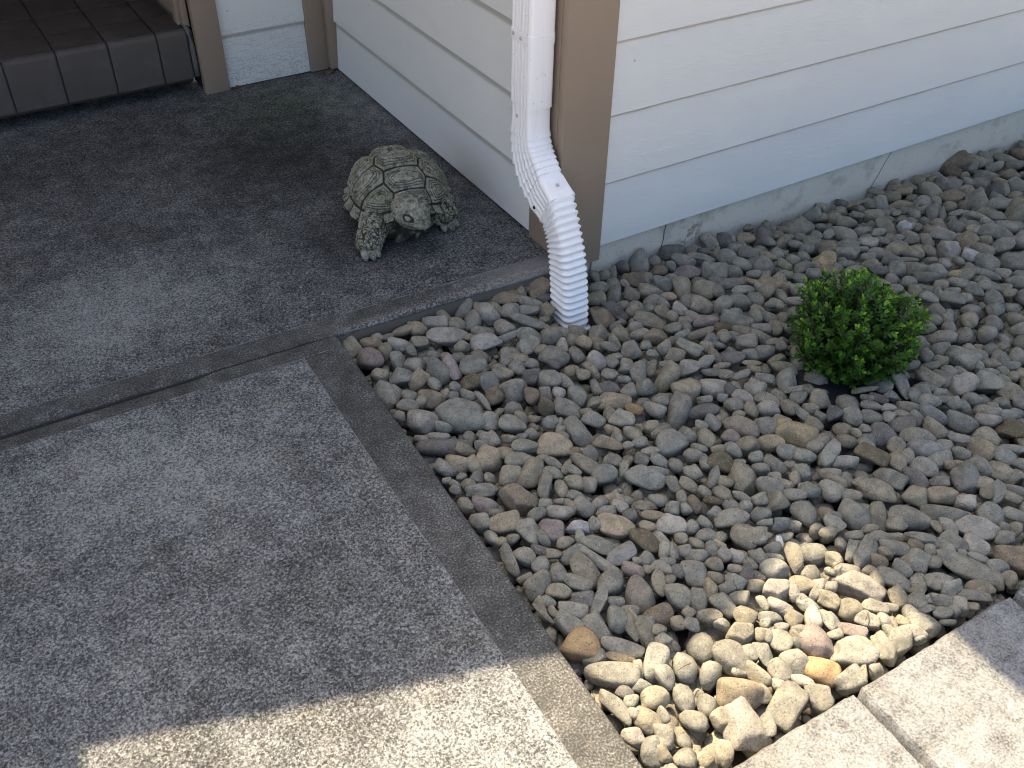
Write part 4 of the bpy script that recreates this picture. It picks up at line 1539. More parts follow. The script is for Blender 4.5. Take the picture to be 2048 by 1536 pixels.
def plank_x(x0, x1, yf, z0, h, mat, parent):
    """lap board facing -Y"""
    t = .0095; zt = z0 + h
    prof = [(yf + .0012, z0), (yf, z0 + .0012), (yf + .0098, zt), (yf + .0185, zt), (yf + t, z0)]
    V = [(x, p[0], p[1]) for x in (x0, x1) for p in prof]; n = 5
    F = [(j, (j + 1) % n, n + (j + 1) % n, n + j)[::-1] for j in range(n)] + [tuple(range(n)), tuple(range(2 * n - 1, n - 1, -1))]
    return link('plank', mesh_from('plank', V, F), mat, parent)
def plank_y(y0, y1, xf, z0, h, mat, parent):
    t = .0095; zt = z0 + h
    prof = [(xf + .0012, z0), (xf, z0 + .0012), (xf + .0098, zt), (xf + .0185, zt), (xf + t, z0)]
    V = [(p[0], y, p[1]) for y in (y1, y0) for p in prof]; n = 5
    F = [(j, (j + 1) % n, n + (j + 1) % n, n + j)[::-1] for j in range(n)] + [tuple(range(n)), tuple(range(2 * n - 1, n - 1, -1))]
    return link('plank', mesh_from('plank', V, F), mat, parent)

w1 = box('siding_wall', .03, 3.4, .028, .12, -.008, 2.50, M_DARK, house)
for i in range(13):
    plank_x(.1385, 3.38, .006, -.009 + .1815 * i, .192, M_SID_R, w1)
w2 = box('siding_wall', .026, .12, .1225, 1.46, .004, 2.50, M_DARK, house)
for i in range(13):
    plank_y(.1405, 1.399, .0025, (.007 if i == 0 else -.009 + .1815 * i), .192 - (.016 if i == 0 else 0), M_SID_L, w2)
w3 = box('siding_wall', -.455, .02, 1.456, 1.56, .004, 2.50, M_DARK, house)
for i in range(13):
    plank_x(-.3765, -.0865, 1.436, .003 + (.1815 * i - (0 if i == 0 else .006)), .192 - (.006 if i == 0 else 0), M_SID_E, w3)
# trim boards
box('trim_board', 0, .137, 0, .0255, -.047, 2.49, M_TRIM, house, .0018)
box('trim_board', .0, .0255, .0262, .139, -.028, 2.49, M_TRIM, house, .0018)
box('trim_board', -.459, -.3775, 1.422, 1.455, .001, 2.49, M_TRIM, house, .0018)
box('trim_board', -.0855, -.0220, 1.424, 1.455, .004, 2.49, M_TRIM, house, .0015)
box('trim_board', -.0212, .025, 1.4005, 1.455, .010, 2.49, M_TRIM, house, .0015)
# foundation
fd = box('foundation', .128, 3.4, .020, .2, -.30, -.0095, M_FOOT, house)
box('foundation', .030, .127, .026, 1.5, -.30, .0025, M_FOOT, house)
# expansion cracks in the foundation, cut as narrow dark slots standing proud of nothing: thin wedge grooves
def crack(x, zt, zb, lean):
    V = []; F = []
    for i, t in enumerate(np.linspace(0, 1, 9)):
        z = zt + (zb - zt) * t; xx = x + lean * t + .0015 * math.sin(i * 2.1)
        w = .0014
        V += [(xx - w, .0196, z), (xx + w, .0196, z)]
    for i in range(8): F.append((2 * i, 2 * i + 1, 2 * i + 3, 2 * i + 2))
    return V, F
for ck in (crack(.372, -.012, -.12, -.006), crack(1.262, -.012, -.17, -.075)):
    link('crack', mesh_from('crack', *ck), M_DARK, fd)
# door frame at the porch opening
jb = box('door_frame', -.4775, -.4597, 1.470, 2.3, .2135, 2.2, M_TRIM, house, .002)
box('door_stop', -.4905, -.4778, 1.500, 1.545, .2135, 2.2, M_TRIM, jb, .002)
box('door_head', -1.75, -.4598, 1.456, 2.3, 2.201, 2.49, M_TRIM, house)
box('door_frame', -1.80, -1.705, 1.446, 2.3, .0, 2.2, M_TRIM, house)
box('siding_wall', -3.4, -1.805, 1.45, 1.56, .0, 2.49, M_SID_E, house)
dr = box('door', -1.70, -.479, 2.24, 2.285, .215, 2.195, M_TRIM, house)
# eaves: unseen slab over the house, outline shaped to throw the shade
lit = [(-.048, -2.6), (3.6, -2.6), (3.6, 2.4), (-3.5, 2.4), (-3.5, -2.0), (-1.372, -2.0), (-1.367, -.785), (-1.059, -.886), (-.834, -.957), (-.639, -1.016), (-.42, -1.062), (-.29, -1.042), (-.17, -1.005), (-.052, -.945)]
ZR = 2.50
off = Vector((S.x, S.y)) * ((ZR + .16) / S.z)
poly = [(x + off.x, y + off.y) for x, y in lit]
n = len(poly)
V = [(x, y, ZR) for x, y in poly] + [(x, y, ZR + .16) for x, y in poly]
F = [tuple(range(n - 1, -1, -1)), tuple(range(n, 2 * n))] + [(i, (i + 1) % n, n + (i + 1) % n, n + i) for i in range(n)]
rf = link('shade_roof', mesh_from('shade_roof', V, F), [M_SHADE_ROOF_UNDER, M_SHADE_ROOF_TOP], house)
rf.data.polygons[1].material_index = 1

# ------------------------------------------------------------------ tiled step
step = empty('tiled_step', (-.77, 1.47, 0))
tag(step, 'raised doorstep faced with square brown quarry tiles at the porch end', 'step')
box('step_core', -1.70, -.4600, 1.4620, 2.3, .0520, .2035, M_GROUT, step)
box('mortar_bed', -1.70, -.4610, 1.5600, 2.3, .0008, .0515, M_MORTAR, step)
def bullnose(x0, x1):
    prof = [(1.4625, .052), (1.450, .0535), (1.450, .196)]
    for a in np.linspace(0, math.pi / 2, 6)[1:]:
        prof.append((1.466 - .016 * math.cos(a), .196 + .0165 * math.sin(a)))
    prof += [(1.4745, .2125), (1.4745, .2040), (1.4625, .2038)]
    m = len(prof)
    V = [(x, p[0], p[1]) for x in (x0, x1) for p in prof]
    F = [(j, m + j, m + (j + 1) % m, (j + 1) % m) for j in range(m)] + [tuple(range(m - 1, -1, -1)), tuple(range(m, 2 * m))]
    return mesh_from('tile', V, F, True, 40)
cols = [-1.648, -1.495, -1.3415, -1.188, -1.0355, -.8820, -.7280, -.5770, -.4800]
for a, b in zip(cols[:-1], cols[1:]):
    link('tile', bullnose(a + .0032, b - .0032), M_TILE, step)
rows = [1.4825, 1.6205, 1.7950, 1.9500, 2.1050, 2.23]
for a, b in zip(cols[:-1], cols[1:]):
    for c, d in zip(rows[:-1], rows[1:]):
        box('tile', a + .003, b - .003, c + .003, d - .003, .2036, .2125 + RNG.uniform(-.0006, .0006), M_TILET, step, .002)
# caulk run down the end of the step
V, F = tube([(-.4745, 1.64, .2155), (-.4735, 1.55, .2155), (-.4725, 1.475, .2150), (-.4715, 1.457, .205), (-.4705, 1.4525, .16), (-.4695, 1.4525, .10), (-.4690, 1.4525, .058)], [.004, .008, .0085, .009, .0085, .0085, .0085], 8)
link('caulk_bead', mesh_from('caulk_bead', V, F, True), M_CAULK, step)

# ------------------------------------------------------------------ downspout
ds = empty('downspout', (-.0415, .0785, 0))
tag(ds, 'white ribbed metal downspout at the house corner ending in a corrugated vinyl hose', 'downspout')
XC = -.0415
def ring(Fp, Bp, hw, ribs=0.0, r=.011, grow=0.0, rib_r=0.0):
    """rounded rectangle section between front point Fp and back point Bp (y,z); ribs fluted on the -X face"""
    Fp = np.array(Fp, float); Bp = np.array(Bp, float); c = (Fp + Bp) / 2; d = Fp - Bp; L = np.linalg.norm(d) / 2 + grow; d = d / np.linalg.norm(d)
    hw = hw + grow; pts = []
    def corner(sx, sd, a0, a1):
        for a in np.linspace(a0, a1, 5):
            pts.append((sx * (hw - r) + r * math.cos(a), sd * (L - r) + r * math.sin(a)))
    corner(1, -1, -math.pi / 2, 0); corner(1, 1, 0, math.pi / 2)
    corner(-1, 1, math.pi / 2, math.pi)
    for t in np.linspace(1, -1, 34)[1:-1]:          # -X face, front to back
        s = t * (L - r); w = 0.0
        if ribs: 
            ph = (s / (L - r)) * 5.0
            w = ribs * max(0.0, math.cos(ph * math.pi)) ** 1.3 * (1 if abs(s) < (L - r) * .93 else 0)
        pts.append((-hw + w, s))
    corner(-1, -1, math.pi, 1.5 * math.pi)
    return np.array([(XC + px, c[0] + d[0] * q, c[1] + d[1] * q) for px, q in pts])
FY, BY = .035, .122
zs = [2.5, 2.0, 1.5, 1.0, .7, .57, .54, .47, .42, .400]
zs[0] = 2.48
V, F = loft([ring((FY, z), (BY, z), .0335, .0055, grow=.0006) for z in zs] , (True, False))
link('pipe', mesh_from('pipe', V, F, True, 30), M_WHITE, ds)
# dark slot where the pipe slips over the elbow is the open end; elbow
def shift(p, q, e):
    p = np.array(p); q = np.array(q); d = (p - q) / np.linalg.norm(p - q); return tuple(p + d * e), tuple(q - d * e)
pairs = [((.0395, .440), (.119, .440)), ((.0385, .392), (.119, .392)), ((.0360, .345), (.1210, .345)), ((.035, .330), (.122, .324)), ((.030, .315), (.121, .298)), ((.024, .305), (.118, .270)),
         ((.016, .296), (.108, .241)), ((.007, .286), (.093, .213)), ((-.003, .275), (.073, .190)), ((-.013, .263), (.047, .172)), ((-.022, .251), (.020, .159)), ((-.034, .244), (.006, .153))]
rings = []
for i, (f, b) in enumerate(pairs):
    rings.append(ring(f, b, .0325, .0050))
    if 2 < i < 11:       # crimped fold below every section line
        f2, b2 = shift(f, b, .0022)
        nf, nb = pairs[i + 1]
        e = .12
        fa = tuple(np.array(f) * (1 - e) + np.array(nf) * e); ba = tuple(np.array(b) * (1 - e) + np.array(nb) * e)
        rings[-1] = ring(f2, b2, .0342, .0046)
        rings.append(ring(*shift(fa, ba, .0022), .0342, .0046)); rings.append(ring(*shift(fa, ba, -.0010), .0318, .0050))
V, F = loft(rings, (False, False))
link('elbow', mesh_from('elbow', V, F, True, 26), M_WHITE, ds)
# vinyl collar
V, F = loft([ring((-.0225, .2545), (.0215, .1555), .0350, .0026), ring((-.045, .242), (-.001, .151), .0352, .0026), ring((-.0665, .2315), (-.0235, .1445), .0356, .0022),
             ring((-.069, .2290), (-.0265, .1435), .0372), ring((-.0735, .2255), (-.0300, .1410), .0372), ring((-.074, .2235), (-.0320, .1410), .0340)], (False, False))
col = link('collar', mesh_from('collar', V, F, True, 30), M_VINYL, ds)
# corrugated hose
hp = np.array([(-.072, .224, -.032, .142), (-.085, .205, -.040, .130), (-.103, .172, -.047, .117), (-.121, .135, -.055, .098), (-.138, .095, -.0635, .071), (-.150, .050, -.071, .036), (-.159, .0, -.0775, -.004), (-.166, -.05, -.0825, -.052), (-.171, -.104, -.0860, -.104)])
tt = np.linspace(0, 1, len(hp)); NP = 19; rings = []
# arc-length parameter along the front so ridges are even there
ff = np.concatenate([[0], np.cumsum(np.hypot(np.diff(hp[:, 0]), np.diff(hp[:, 1])))]); ff /= ff[-1]
for i in range(NP * 8 + 1):
    s = i / (NP * 8); q = [np.interp(s, ff, hp[:, k]) for k in range(4)]
    w = math.sin(2 * math.pi * NP * s)
    g = .0032 * (abs(w) ** .75) * (1 if w > 0 else -1)
    rings.append(ring(*shift((q[0], q[1]), (q[2], q[3]), 0), .0345, 0, r=.017 + g, grow=g))
V, F = loft(rings, (False, False))
link('corrugated_hose', mesh_from('corrugated_hose', V, F, True, 60), M_VINYL, ds)
# outlet adapter
V, F = loft([ring((-.1705, -0.1035), (-.0855, -0.1035), .034), ring((-.1770, -0.1075), (-.0800, -0.1070), .0385, r=.006), ring((-.1770, -0.1135), (-.0800, -0.1130), .0385, r=.006),
             ring((-.1720, -0.1190), (-.0850, -0.1180), .0350, r=.008), ring((-.1725, -0.1650), (-.0860, -0.1650), .0350, r=.008)], (False, False))
link('outlet_adapter', mesh_from('outlet_adapter', V, F, True, 30), M_VINYL, ds)
# strap with screws
V, F = loft([ring((FY, z), (BY, z), .0335, 0, grow=g) for z, g in ((.5745, .0002), (.5740, .0016), (.5505, .0016), (.5500, .0002))], (False, False))
st = link('strap', mesh_from('strap', V, F, True, 30), M_WHITE, ds)
box('strap_tab', -.0072, -.0002, .094, .110, .5505, .574, M_WHITE, st)
def screw(c, nrm, r, parent, mat=None):
    c = Vector(c); nrm = Vector(nrm).normalized(); u = nrm.orthogonal().normalized(); v = nrm.cross(u); rr = []
    for h, q in ((-.001, 1.5), (.0008, 1.5), (.0010, 1.0), (.0026, .95), (.0032, .6)):
        rr.append(np.array([c + nrm * h + (u * math.cos(a) + v * math.sin(a)) * r * q for a in np.linspace(0, 2 * math.pi, 10, endpoint=False)]))
    V, F = loft(rr)
    return link('screw', mesh_from('screw', V, F, True, 40), mat or M_SCREW, parent)
screw((-.0772, .105, .563), (-1, 0, 0), .0030, st)
screw((-.0772, .073, .561), (-1, 0, 0), .0030, st)
screw((-.0745, .0875, .372), (-1, 0, 0), .0030, ds)
screw((-.0415, -.047, .2435), (0, -.46, .89), .0030, col)
screw((-.0772, -.0035, .172), (-1, 0, 0), .0030, col, M_DARK)

# ------------------------------------------------------------------ cast stone tortoise
tor = empty('tortoise_statue', (-.25, .40, 0))
tag(tor, 'weathered grey cast stone tortoise with ringed shell plates on the porch slab', 'statue')
TO = np.array([-.250, .405, 0.0]); TF = np.array([-.17, -.985, 0]); TF = TF / np.linalg.norm(TF); TR = np.array([-TF[1], TF[0], 0]); TZ = np.array([0, 0, 1.0])
def tw(u, v, z): return TO + np.multiply.outer(u, TF) + np.multiply.outer(v, TR) + np.multiply.outer(z, TZ)
def attr(me, name, vals):
    a = me.attributes.new(name, 'FLOAT', 'POINT'); a.data.foreach_set('value', np.asarray(vals, np.float32))
def worley(P, C, k=2):
    D = np.full((len(P), k), 9.0); I = np.zeros((len(P),), int)
    d = np.sqrt(((P[:, None, :] - C[None]) ** 2).sum(-1)); idx = np.argpartition(d, k, 1)[:, :k]
    dd = np.take_along_axis(d, idx, 1); o = np.argsort(dd, 1); dd = np.take_along_axis(dd, o, 1); idx = np.take_along_axis(idx, o, 1)
    return dd, idx
def polar_mesh(name, P, nt, na):
    F = [(0 * 0 + a, na + a, na + (a + 1) % na, (a + 1) % na) for a in range(0)]
    F = [(r * na + a, (r + 1) * na + a, (r + 1) * na + (a + 1) % na, r * na + (a + 1) % na) for r in range(nt - 1) for a in range(na)]
    F.append(tuple(range(na)))
    F.append(tuple((nt - 1) * na + a for a in range(na - 1, -1, -1)))
    return mesh_from(name, P, F, True)
NTt, NA = 170, 300
t = np.linspace(.004, 1, NTt)[:, None]; th = np.linspace(0, 2 * math.pi, NA, endpoint=False)[None]
T2, TH = np.broadcast_to(t, (NTt, NA)).ravel(), np.broadcast_to(th, (NTt, NA)).ravel()
TB = .84
phi = np.clip(T2 / TB, 0, 1) * (math.pi / 2) * .93
rho = .93 * np.sin(phi); zz = np.cos(phi) ** .92
fl = np.clip((T2 - TB) / (1 - TB), 0, 1)
rho = rho + .115 * fl; zz = zz - .30 * fl + .12 * fl ** 2 
zz = zz - .30 * np.clip((fl - .80) / .2, 0, 1) * 0
c, s_ = np.cos(TH), np.sin(TH)
AU, AV, H = .166, .139, .112
front = np.maximum(0, c) ** 6; 
rim = .058 + .040 * np.exp(-(np.arctan2(s_, c) / .62) ** 2) * sm(.35, 1, T2) - .012 * np.exp(-((np.abs(np.arctan2(s_, c)) - 1.05) / .4) ** 2) * sm(.7, 1, T2)
U, Vv = T2 * c, T2 * s_
cent = np.array([(.68, 0), (.34, 0), (0, 0), (-.34, 0), (-.66, 0)] + [(u, sgn * .50) for sgn in (1, -1) for u in (.47, .165, -.165, -.47)])
dd, ii = worley(np.stack([U * 1.0, Vv * .92], -1), cent * np.array([1, .92]))
edge = dd[:, 1] - dd[:, 0]
mseg = (TH / (2 * math.pi) * 24 + .5) % 1.0; medge = np.minimum(mseg, 1 - mseg) * .34
bord = np.abs(T2 - TB)
dome = T2 < TB
edge = np.where(dome, np.minimum(edge, bord * 1.5), np.minimum(medge, np.maximum(bord * 1.8, (T2 > .95) * .2)))
wob = .02 * (hnoise(U * 20 + 9, Vv * 20 + 9, 1, 31) - .5)
e2 = edge + wob * .6
groove = 1 - sm(.006, .034, edge)
rid = 1.5 * np.sin(e2 * 2 * math.pi * 20) * sm(.04, .07, edge) * (1 - sm(.20, .25, edge)) * dome
rid = rid + .5 * np.sin((T2 - TB) * 2 * math.pi * 34) * (~dome) * sm(.03, .06, medge) 
disp = .009 * sm(0, .22, edge) - .0032 * groove + .0011 * rid + .0016 * (hnoise(U * 14 + 5, Vv * 14 + 5, 1, 33) - .5) - .0035 * (hnoise(U * 9 + 3, Vv * 9 + 3, 1, 35) > .86)
disp = disp * np.where(dome, 1.0, .55)
# normals of the plain dome, approximate
nx, nz = np.sin(phi * .9), np.cos(phi * .9)
r_u, r_v = AU * rho, AV * rho
Pu = (r_u + disp * nx) * c; Pv = (r_v + disp * nx) * s_; Pz = rim + H * zz + disp * nz
me = polar_mesh('shell', tw(Pu, Pv, Pz), NTt, NA)
attr(me, 'groove', np.clip(groove + .62 * np.clip(-rid * .9, 0, 1), 0, 1))
link('shell', me, M_STATUE, tor)
# underside edge of the shell, closing it
def ellip(nu, nv):
    a = np.linspace(0.02, math.pi - .02, nu)[:, None]; b = np.linspace(0, 2 * math.pi, nv, endpoint=False)[None]
    X = np.cos(a) * np.ones_like(b); Y = np.sin(a) * np.cos(b); Z = np.sin(a) * np.sin(b)
    return X.ravel(), Y.ravel(), Z.ravel()
def tube_dense(path, radii, nl, na):
    P = np.array(path, float); tt = np.linspace(0, 1, len(P)); S_ = np.linspace(0, 1, nl)
    def cr(vals):
        # smooth interpolation
        vals = np.asarray(vals, float); out = np.interp(S_, tt, vals)
        for _ in range(int(nl * .12)): out[1:-1] = (out[:-2] + 2 * out[1:-1] + out[2:]) / 4
        return out
    C_ = np.stack([cr(P[:, k]) for k in range(3)], -1); Rr = cr(radii)
    Rr = Rr * np.sqrt(np.clip(1 - ((S_ - .5) / .5).clip(-1, 1) ** 14, 0.02, 1))
    d = np.gradient(C_, axis=0); d /= np.linalg.norm(d, axis=1)[:, None]
    ref = np.array([.3, .2, .93]); u = np.cross(d, ref); u /= np.linalg.norm(u, axis=1)[:, None]; v = np.cross(d, u)
    a = np.linspace(0, 2 * math.pi, na, endpoint=False)
    nrm = u[:, None, :] * np.cos(a)[None, :, None] + v[:, None, :] * np.sin(a)[None, :, None]
    return (C_[:, None, :] + nrm * Rr[:, None, None]).reshape(-1, 3), nrm.reshape(-1, 3)
def scaly(P, nrm, cell, amp, seed):
    rs = np.random.RandomState(seed); lo, hi = P.min(0) - cell, P.max(0) + cell
    nC = int(np.prod((hi - lo) / cell)); C_ = rs.rand(max(nC, 20), 3) * (hi - lo) + lo
    # keep centres near the surface
    dmin = np.sqrt(((C_[:, None] - P[None, ::7]) ** 2).sum(-1)).min(1); C_ = C_[dmin < cell * .75]
    dd, _ = worley(P, C_); e = (dd[:, 1] - dd[:, 0]) / cell
    b = sm(0, .45, e)
    return P + nrm * (amp * (b - .5))[:, None], 1 - sm(.02, .20, e)
def leg(path, radii, toes, seed):
    nl, na = 90, 90
    P, nrm = tube_dense(path, radii, nl, na)
    P, g = scaly(P, nrm, .0105, .0034, seed)
    P[:, 2] = np.maximum(P[:, 2], .001)
    F = [(r * na + a, r * na + (a + 1) % na, (r + 1) * na + (a + 1) % na, (r + 1) * na + a) for r in range(nl - 1) for a in range(na)]
    F += [tuple(range(na - 1, -1, -1)), tuple((nl - 1) * na + a for a in range(na))]
    me = mesh_from('leg', P, F, True); attr(me, 'groove', np.clip(g * .85, 0, 1))
    o = link('leg', me, M_STATUE, tor)
    for (cx, cy, dx, dy) in toes:
        V, F2 = tube([(cx - dx * .9, cy - dy * .9, .018), (cx - dx * .3, cy - dy * .3, .015), (cx + dx * .1, cy + dy * .1, .010), (cx + dx * .4, cy + dy * .4, .004)], [.011, .011, .0085, .004], 10)
        m2 = mesh_from('claw', V, F2, True); attr(m2, 'groove', np.zeros(len(V)))
        link('claw', m2, M_STATUE, o)
    return o
leg([(-.310, .375, .040), (-.346, .332, .050), (-.380, .292, .046), (-.404, .264, .030), (-.414, .246, .014)], [.040, .040, .038, .035, .031], [(-.430, .232, -.004, -.018), (-.412, .226, .002, -.018), (-.396, .232, .008, -.016)], 3)
leg([(-.215, .365, .044), (-.190, .325, .048), (-.178, .300, .042), (-.172, .286, .030), (-.169, .276, .016)], [.040, .041, .040, .037, .033], [(-.188, .260, -.004, -.015), (-.168, .255, .003, -.015), (-.150, .263, .009, -.013)], 4)
leg([(-.28, .50, .040), (-.285, .520, .032), (-.288, .530, .016)], [.034, .034, .030], [], 5)
leg([(-.21, .51, .040), (-.195, .525, .032), (-.190, .535, .016)], [.034, .034, .030], [], 6)
# body under the shell, with the rough base block below the chin
X, Y, Z = ellip(70, 90)
parts_b = []
P = tw(X * .150, Y * .122, .050 + Z * .040)
P2 = np.stack([-.287 + X * .050 + Y * .0, .330 + Y * .075 * 1.0, .030 + Z * .040], -1)
P2 = np.stack([-.280 + Y * .085, .318 - X * .062, np.maximum(.026 + Z * .040, .0008)], -1)
allV = []; allF = []; gr = []
for Q, sd in ((P, 41), (P2, 43)):
    nn = hnoise(Q[:, 0] * 60, Q[:, 1] * 60 + Q[:, 2] * 45, 1, sd) + .5 * hnoise(Q[:, 0] * 140, Q[:, 2] * 140 + Q[:, 1] * 90, 1, sd + 1)
    cc = Q.mean(0); dv = Q - cc; dv /= np.linalg.norm(dv, axis=1)[:, None] + 1e-9
    Q = Q + dv * ((nn - .75) * .016)[:, None]; Q[:, 2] = np.maximum(Q[:, 2], .0006)
    b = len(allV); allV += Q.tolist(); gr += np.clip(1.35 - nn, .35, 1).tolist()  # whole body darkened, painting in the shade under the shell
    nu, nv = 70, 90
    allF += [(b + r * nv + a, b + r * nv + (a + 1) % nv, b + (r + 1) * nv + (a + 1) % nv, b + (r + 1) * nv + a) for r in range(nu - 1) for a in range(nv)]
    allF += [tuple(b + a for a in range(nv - 1, -1, -1)), tuple(b + (nu - 1) * nv + a for a in range(nv))]
me = mesh_from('body', allV, allF, True); attr(me, 'groove', gr)
link('body', me, M_STATUE, tor)
# head on a short wrinkled neck
hd = np.array([.33, -.90, -.30]); hd /= np.linalg.norm(hd); hs = np.cross(hd, [0, 0, 1.0]); hs /= np.linalg.norm(hs); hu = np.cross(hs, hd)
HC = np.array([-.298, .224, .105])
def hw(x, y, z): return HC + np.multiply.outer(x, hd) + np.multiply.outer(y, hs) + np.multiply.outer(z, hu)
X, Y, Z = ellip(110, 130)
taper = 1 - .34 * sm(0.1, 1.0, X) 
hx = X * .060; hy = Y * .044 * taper; hz = Z * .040 * (1 - .22 * sm(.2, 1, X)) 
hz = np.where(Z < 0, hz * .82, hz)
brow = np.exp(-((X - .22) / .25) ** 2) * np.exp(-((np.abs(Y) - .72) / .28) ** 2) * (Z > -.1)
hx2, hy2, hz2 = hx, hy + np.sign(Y) * brow * .004, hz + brow * .0035
# mouth line
mouth = np.exp(-((hz2 + .006 + .010 * X) / .0016) ** 2) * sm(.05, .4, X)
P = hw(hx2, hy2, hz2); cen = HC; dv = P - cen; dv /= np.linalg.norm(dv, axis=1)[:, None]
P = P - dv * (mouth * .0032)[:, None]
eye_d = [np.sqrt((X - .30) ** 2 + ((np.abs(Y) - .84) * 1.0) ** 2 + ((Z - .36)) ** 2)]
sock = np.exp(-((eye_d[0] - .20) / .06) ** 2)
P = P - dv * (sock * .0028)[:, None]
P, g = scaly(P, dv, .0105, .0020, 12)
nn = hnoise(P[:, 0] * 150, P[:, 1] * 150 + P[:, 2] * 120, 1, 47)
P = P + dv * ((nn - .5) * .0022)[:, None]
nu, nv = 110, 130
F = [(r * nv + a, r * nv + (a + 1) % nv, (r + 1) * nv + (a + 1) % nv, (r + 1) * nv + a) for r in range(nu - 1) for a in range(nv)] + [tuple(range(nv - 1, -1, -1)), tuple((nu - 1) * nv + a for a in range(nv))]
low = sm(.0, -.03, hz2) * .4
PN, nN = tube_dense([HC - hd * .010 + np.array([0, 0, -.006]), np.array([-.286, .262, .088]), np.array([-.268, .330, .072])], [.030, .034, .040], 60, 70)
PN, gN = scaly(PN, nN, .013, .004, 14)
b = len(P)
FN = [(b + r * 70 + a, b + r * 70 + (a + 1) % 70, b + (r + 1) * 70 + (a + 1) % 70, b + (r + 1) * 70 + a) for r in range(59) for a in range(70)] + [tuple(b + a for a in range(69, -1, -1)), tuple(b + 59 * 70 + a for a in range(70))]
me = mesh_from('head', np.concatenate([P, PN]), F + FN, True)
attr(me, 'groove', np.clip(np.concatenate([np.maximum(np.maximum(mouth, sock), np.maximum(g * .30, low)), gN * .8 + .2]), 0, 1))  # neck and underside of head darkened too, shade painted in
head = link('head', me, M_STATUE, tor)
for sg in (-1, 1):
    ex = hw(np.array([.30 * .060]), np.array([sg * .84 * .044 * .97]), np.array([.36 * .040]))[0]
    X2, Y2, Z2 = ellip(16, 20)
    Q = np.stack([ex[0] + X2 * .0070, ex[1] + Y2 * .0070, ex[2] + Z2 * .0066], -1)
    F2 = [(r * 20 + a, r * 20 + (a + 1) % 20, (r + 1) * 20 + (a + 1) % 20, (r + 1) * 20 + a) for r in range(15) for a in range(20)] + [tuple(range(19, -1, -1)), tuple(300 + a for a in range(20))]
    m2 = mesh_from('eye', Q, F2, True); attr(m2, 'groove', np.zeros(len(Q)))
    link('eye', m2, M_STATUE, head)

# ------------------------------------------------------------------ river stones
def ico(sub):
    bm = bmesh.new(); bmesh.ops.create_icosphere(bm, subdivisions=sub, radius=1.0)
    V = np.array([v.co[:] for v in bm.verts]); F = np.array([[v.index for v in f.verts] for f in bm.faces]); bm.free()
    return V / np.linalg.norm(V, axis=1)[:, None], F
D3, F3 = ico(4); D2, F2_ = ico(3)
D1, F1_ = ico(2)
def stone_fn(seed, angular):
    rs = np.random.RandomState(seed); npl = rs.randint(9, 15) if angular else rs.randint(11, 18)
    N_ = rs.normal(size=(npl, 3)); N_ /= np.linalg.norm(N_, axis=1)[:, None]
    N_ = np.concatenate([N_, np.array([(0, 0, 1), (0, 0, -1), (1, 0, 0), (-1, 0, 0), (0, 1, 0), (0, -1, 0)], float)])
    di = np.concatenate([rs.uniform(.70, 1.06, npl), rs.uniform(.92, 1.08, 6)])
    p = rs.uniform(14, 24) if angular else rs.uniform(5.0, 9.0)
    ph = rs.uniform(0, 6, (6,)); kk = rs.normal(size=(6, 3)) * 2.6
    am = rs.uniform(.01, .028, 6) * (1.3 if angular else 1)
    def f(D):
        q = (np.clip(D @ N_.T, 0, None) / di) ** p
        r = q.sum(1) ** (-1 / p)
        r = r * (1 + (np.sin(D @ kk.T + ph) * am).sum(1))
        k2 = kk * 3.1; r = r * (1 + (np.sin(D @ k2.T + ph * 2) * am * .22).sum(1))
        P = D * r[:, None]
        return P
    P0 = f(D3); mn, mx = P0.min(0), P0.max(0)
    return lambda D: (f(D) - (mn + mx) / 2) / ((mx - mn) / 2)
NV = 30
FN_ROUND = [stone_fn(100 + i, False) for i in range(NV)]
FN_ANG = [stone_fn(300 + i, True) for i in range(13)]
def proto(fn, nm):
    me = mesh_from(nm, fn(D3), F3, True); me.materials.append(M_STONE); return me
ME_R = [proto(f, 'river_stone') for f in FN_ROUND]; ME_A = [proto(f, 'river_stone') for f in FN_ANG]
TINT = {'t': (0.231, 0.198, 0.140), 'y': (0.299, 0.248, 0.153), 'v': (0.105, 0.090, 0.057), 'b': (0.167, 0.137, 0.098), 'd': (0.112, 0.107, 0.098), 'p': (0.214, 0.181, 0.163), 'P': (0.272, 0.231, 0.221),
        'w': (0.255, 0.241, 0.208), 'l': (0.170, 0.171, 0.163), 'o': (0.299, 0.211, 0.114), 'r': (0.204, 0.181, 0.143), 'q': (0.381, 0.375, 0.364)}
CNAME = {'t': 'tan', 'y': 'yellowish', 'v': 'olive', 'b': 'brown', 'd': 'dark grey', 'p': 'pinkish', 'P': 'pink and white', 'w': 'pale grey', 'l': 'bluish grey', 'o': 'orange', 'r': 'rusty grey', 'q': 'white quartz'}
def tint_of(code, rs):
    ch = next((x for x in 'oyPqvptbrldw' if x in code), '')
    if ch: base = np.array(TINT[ch])
    else:
        base = np.array((.190, .186, .155)); 
        j = rs.random(); base = base * (np.array((1.06, 1.0, .90)) if j < .3 else np.array((.97, 1.0, 1.03)) if j > .8 else 1.0)
    return base * rs.uniform(.84, 1.16), ch
stones = []
for i, ln in enumerate(STONES.strip().split('\n')):
    p = ln.split(','); v = [int(q) for q in p[:10]]
    stones.append(dict(c=np.array(v[:3]) / 1000, s=np.array(v[3:6]) / 1000 * 1.14, q=Quaternion([w / 100 for w in v[6:10]]).normalized(), code=p[10]))
Cc = np.array(M.translation)
def project(P):
    d = np.asarray(P) - Cc; z = d @ np.array(R2)
    return d @ np.array(R0) / z * 993.5 + 512, d @ np.array(R1) / z * 993.5 + 384, z
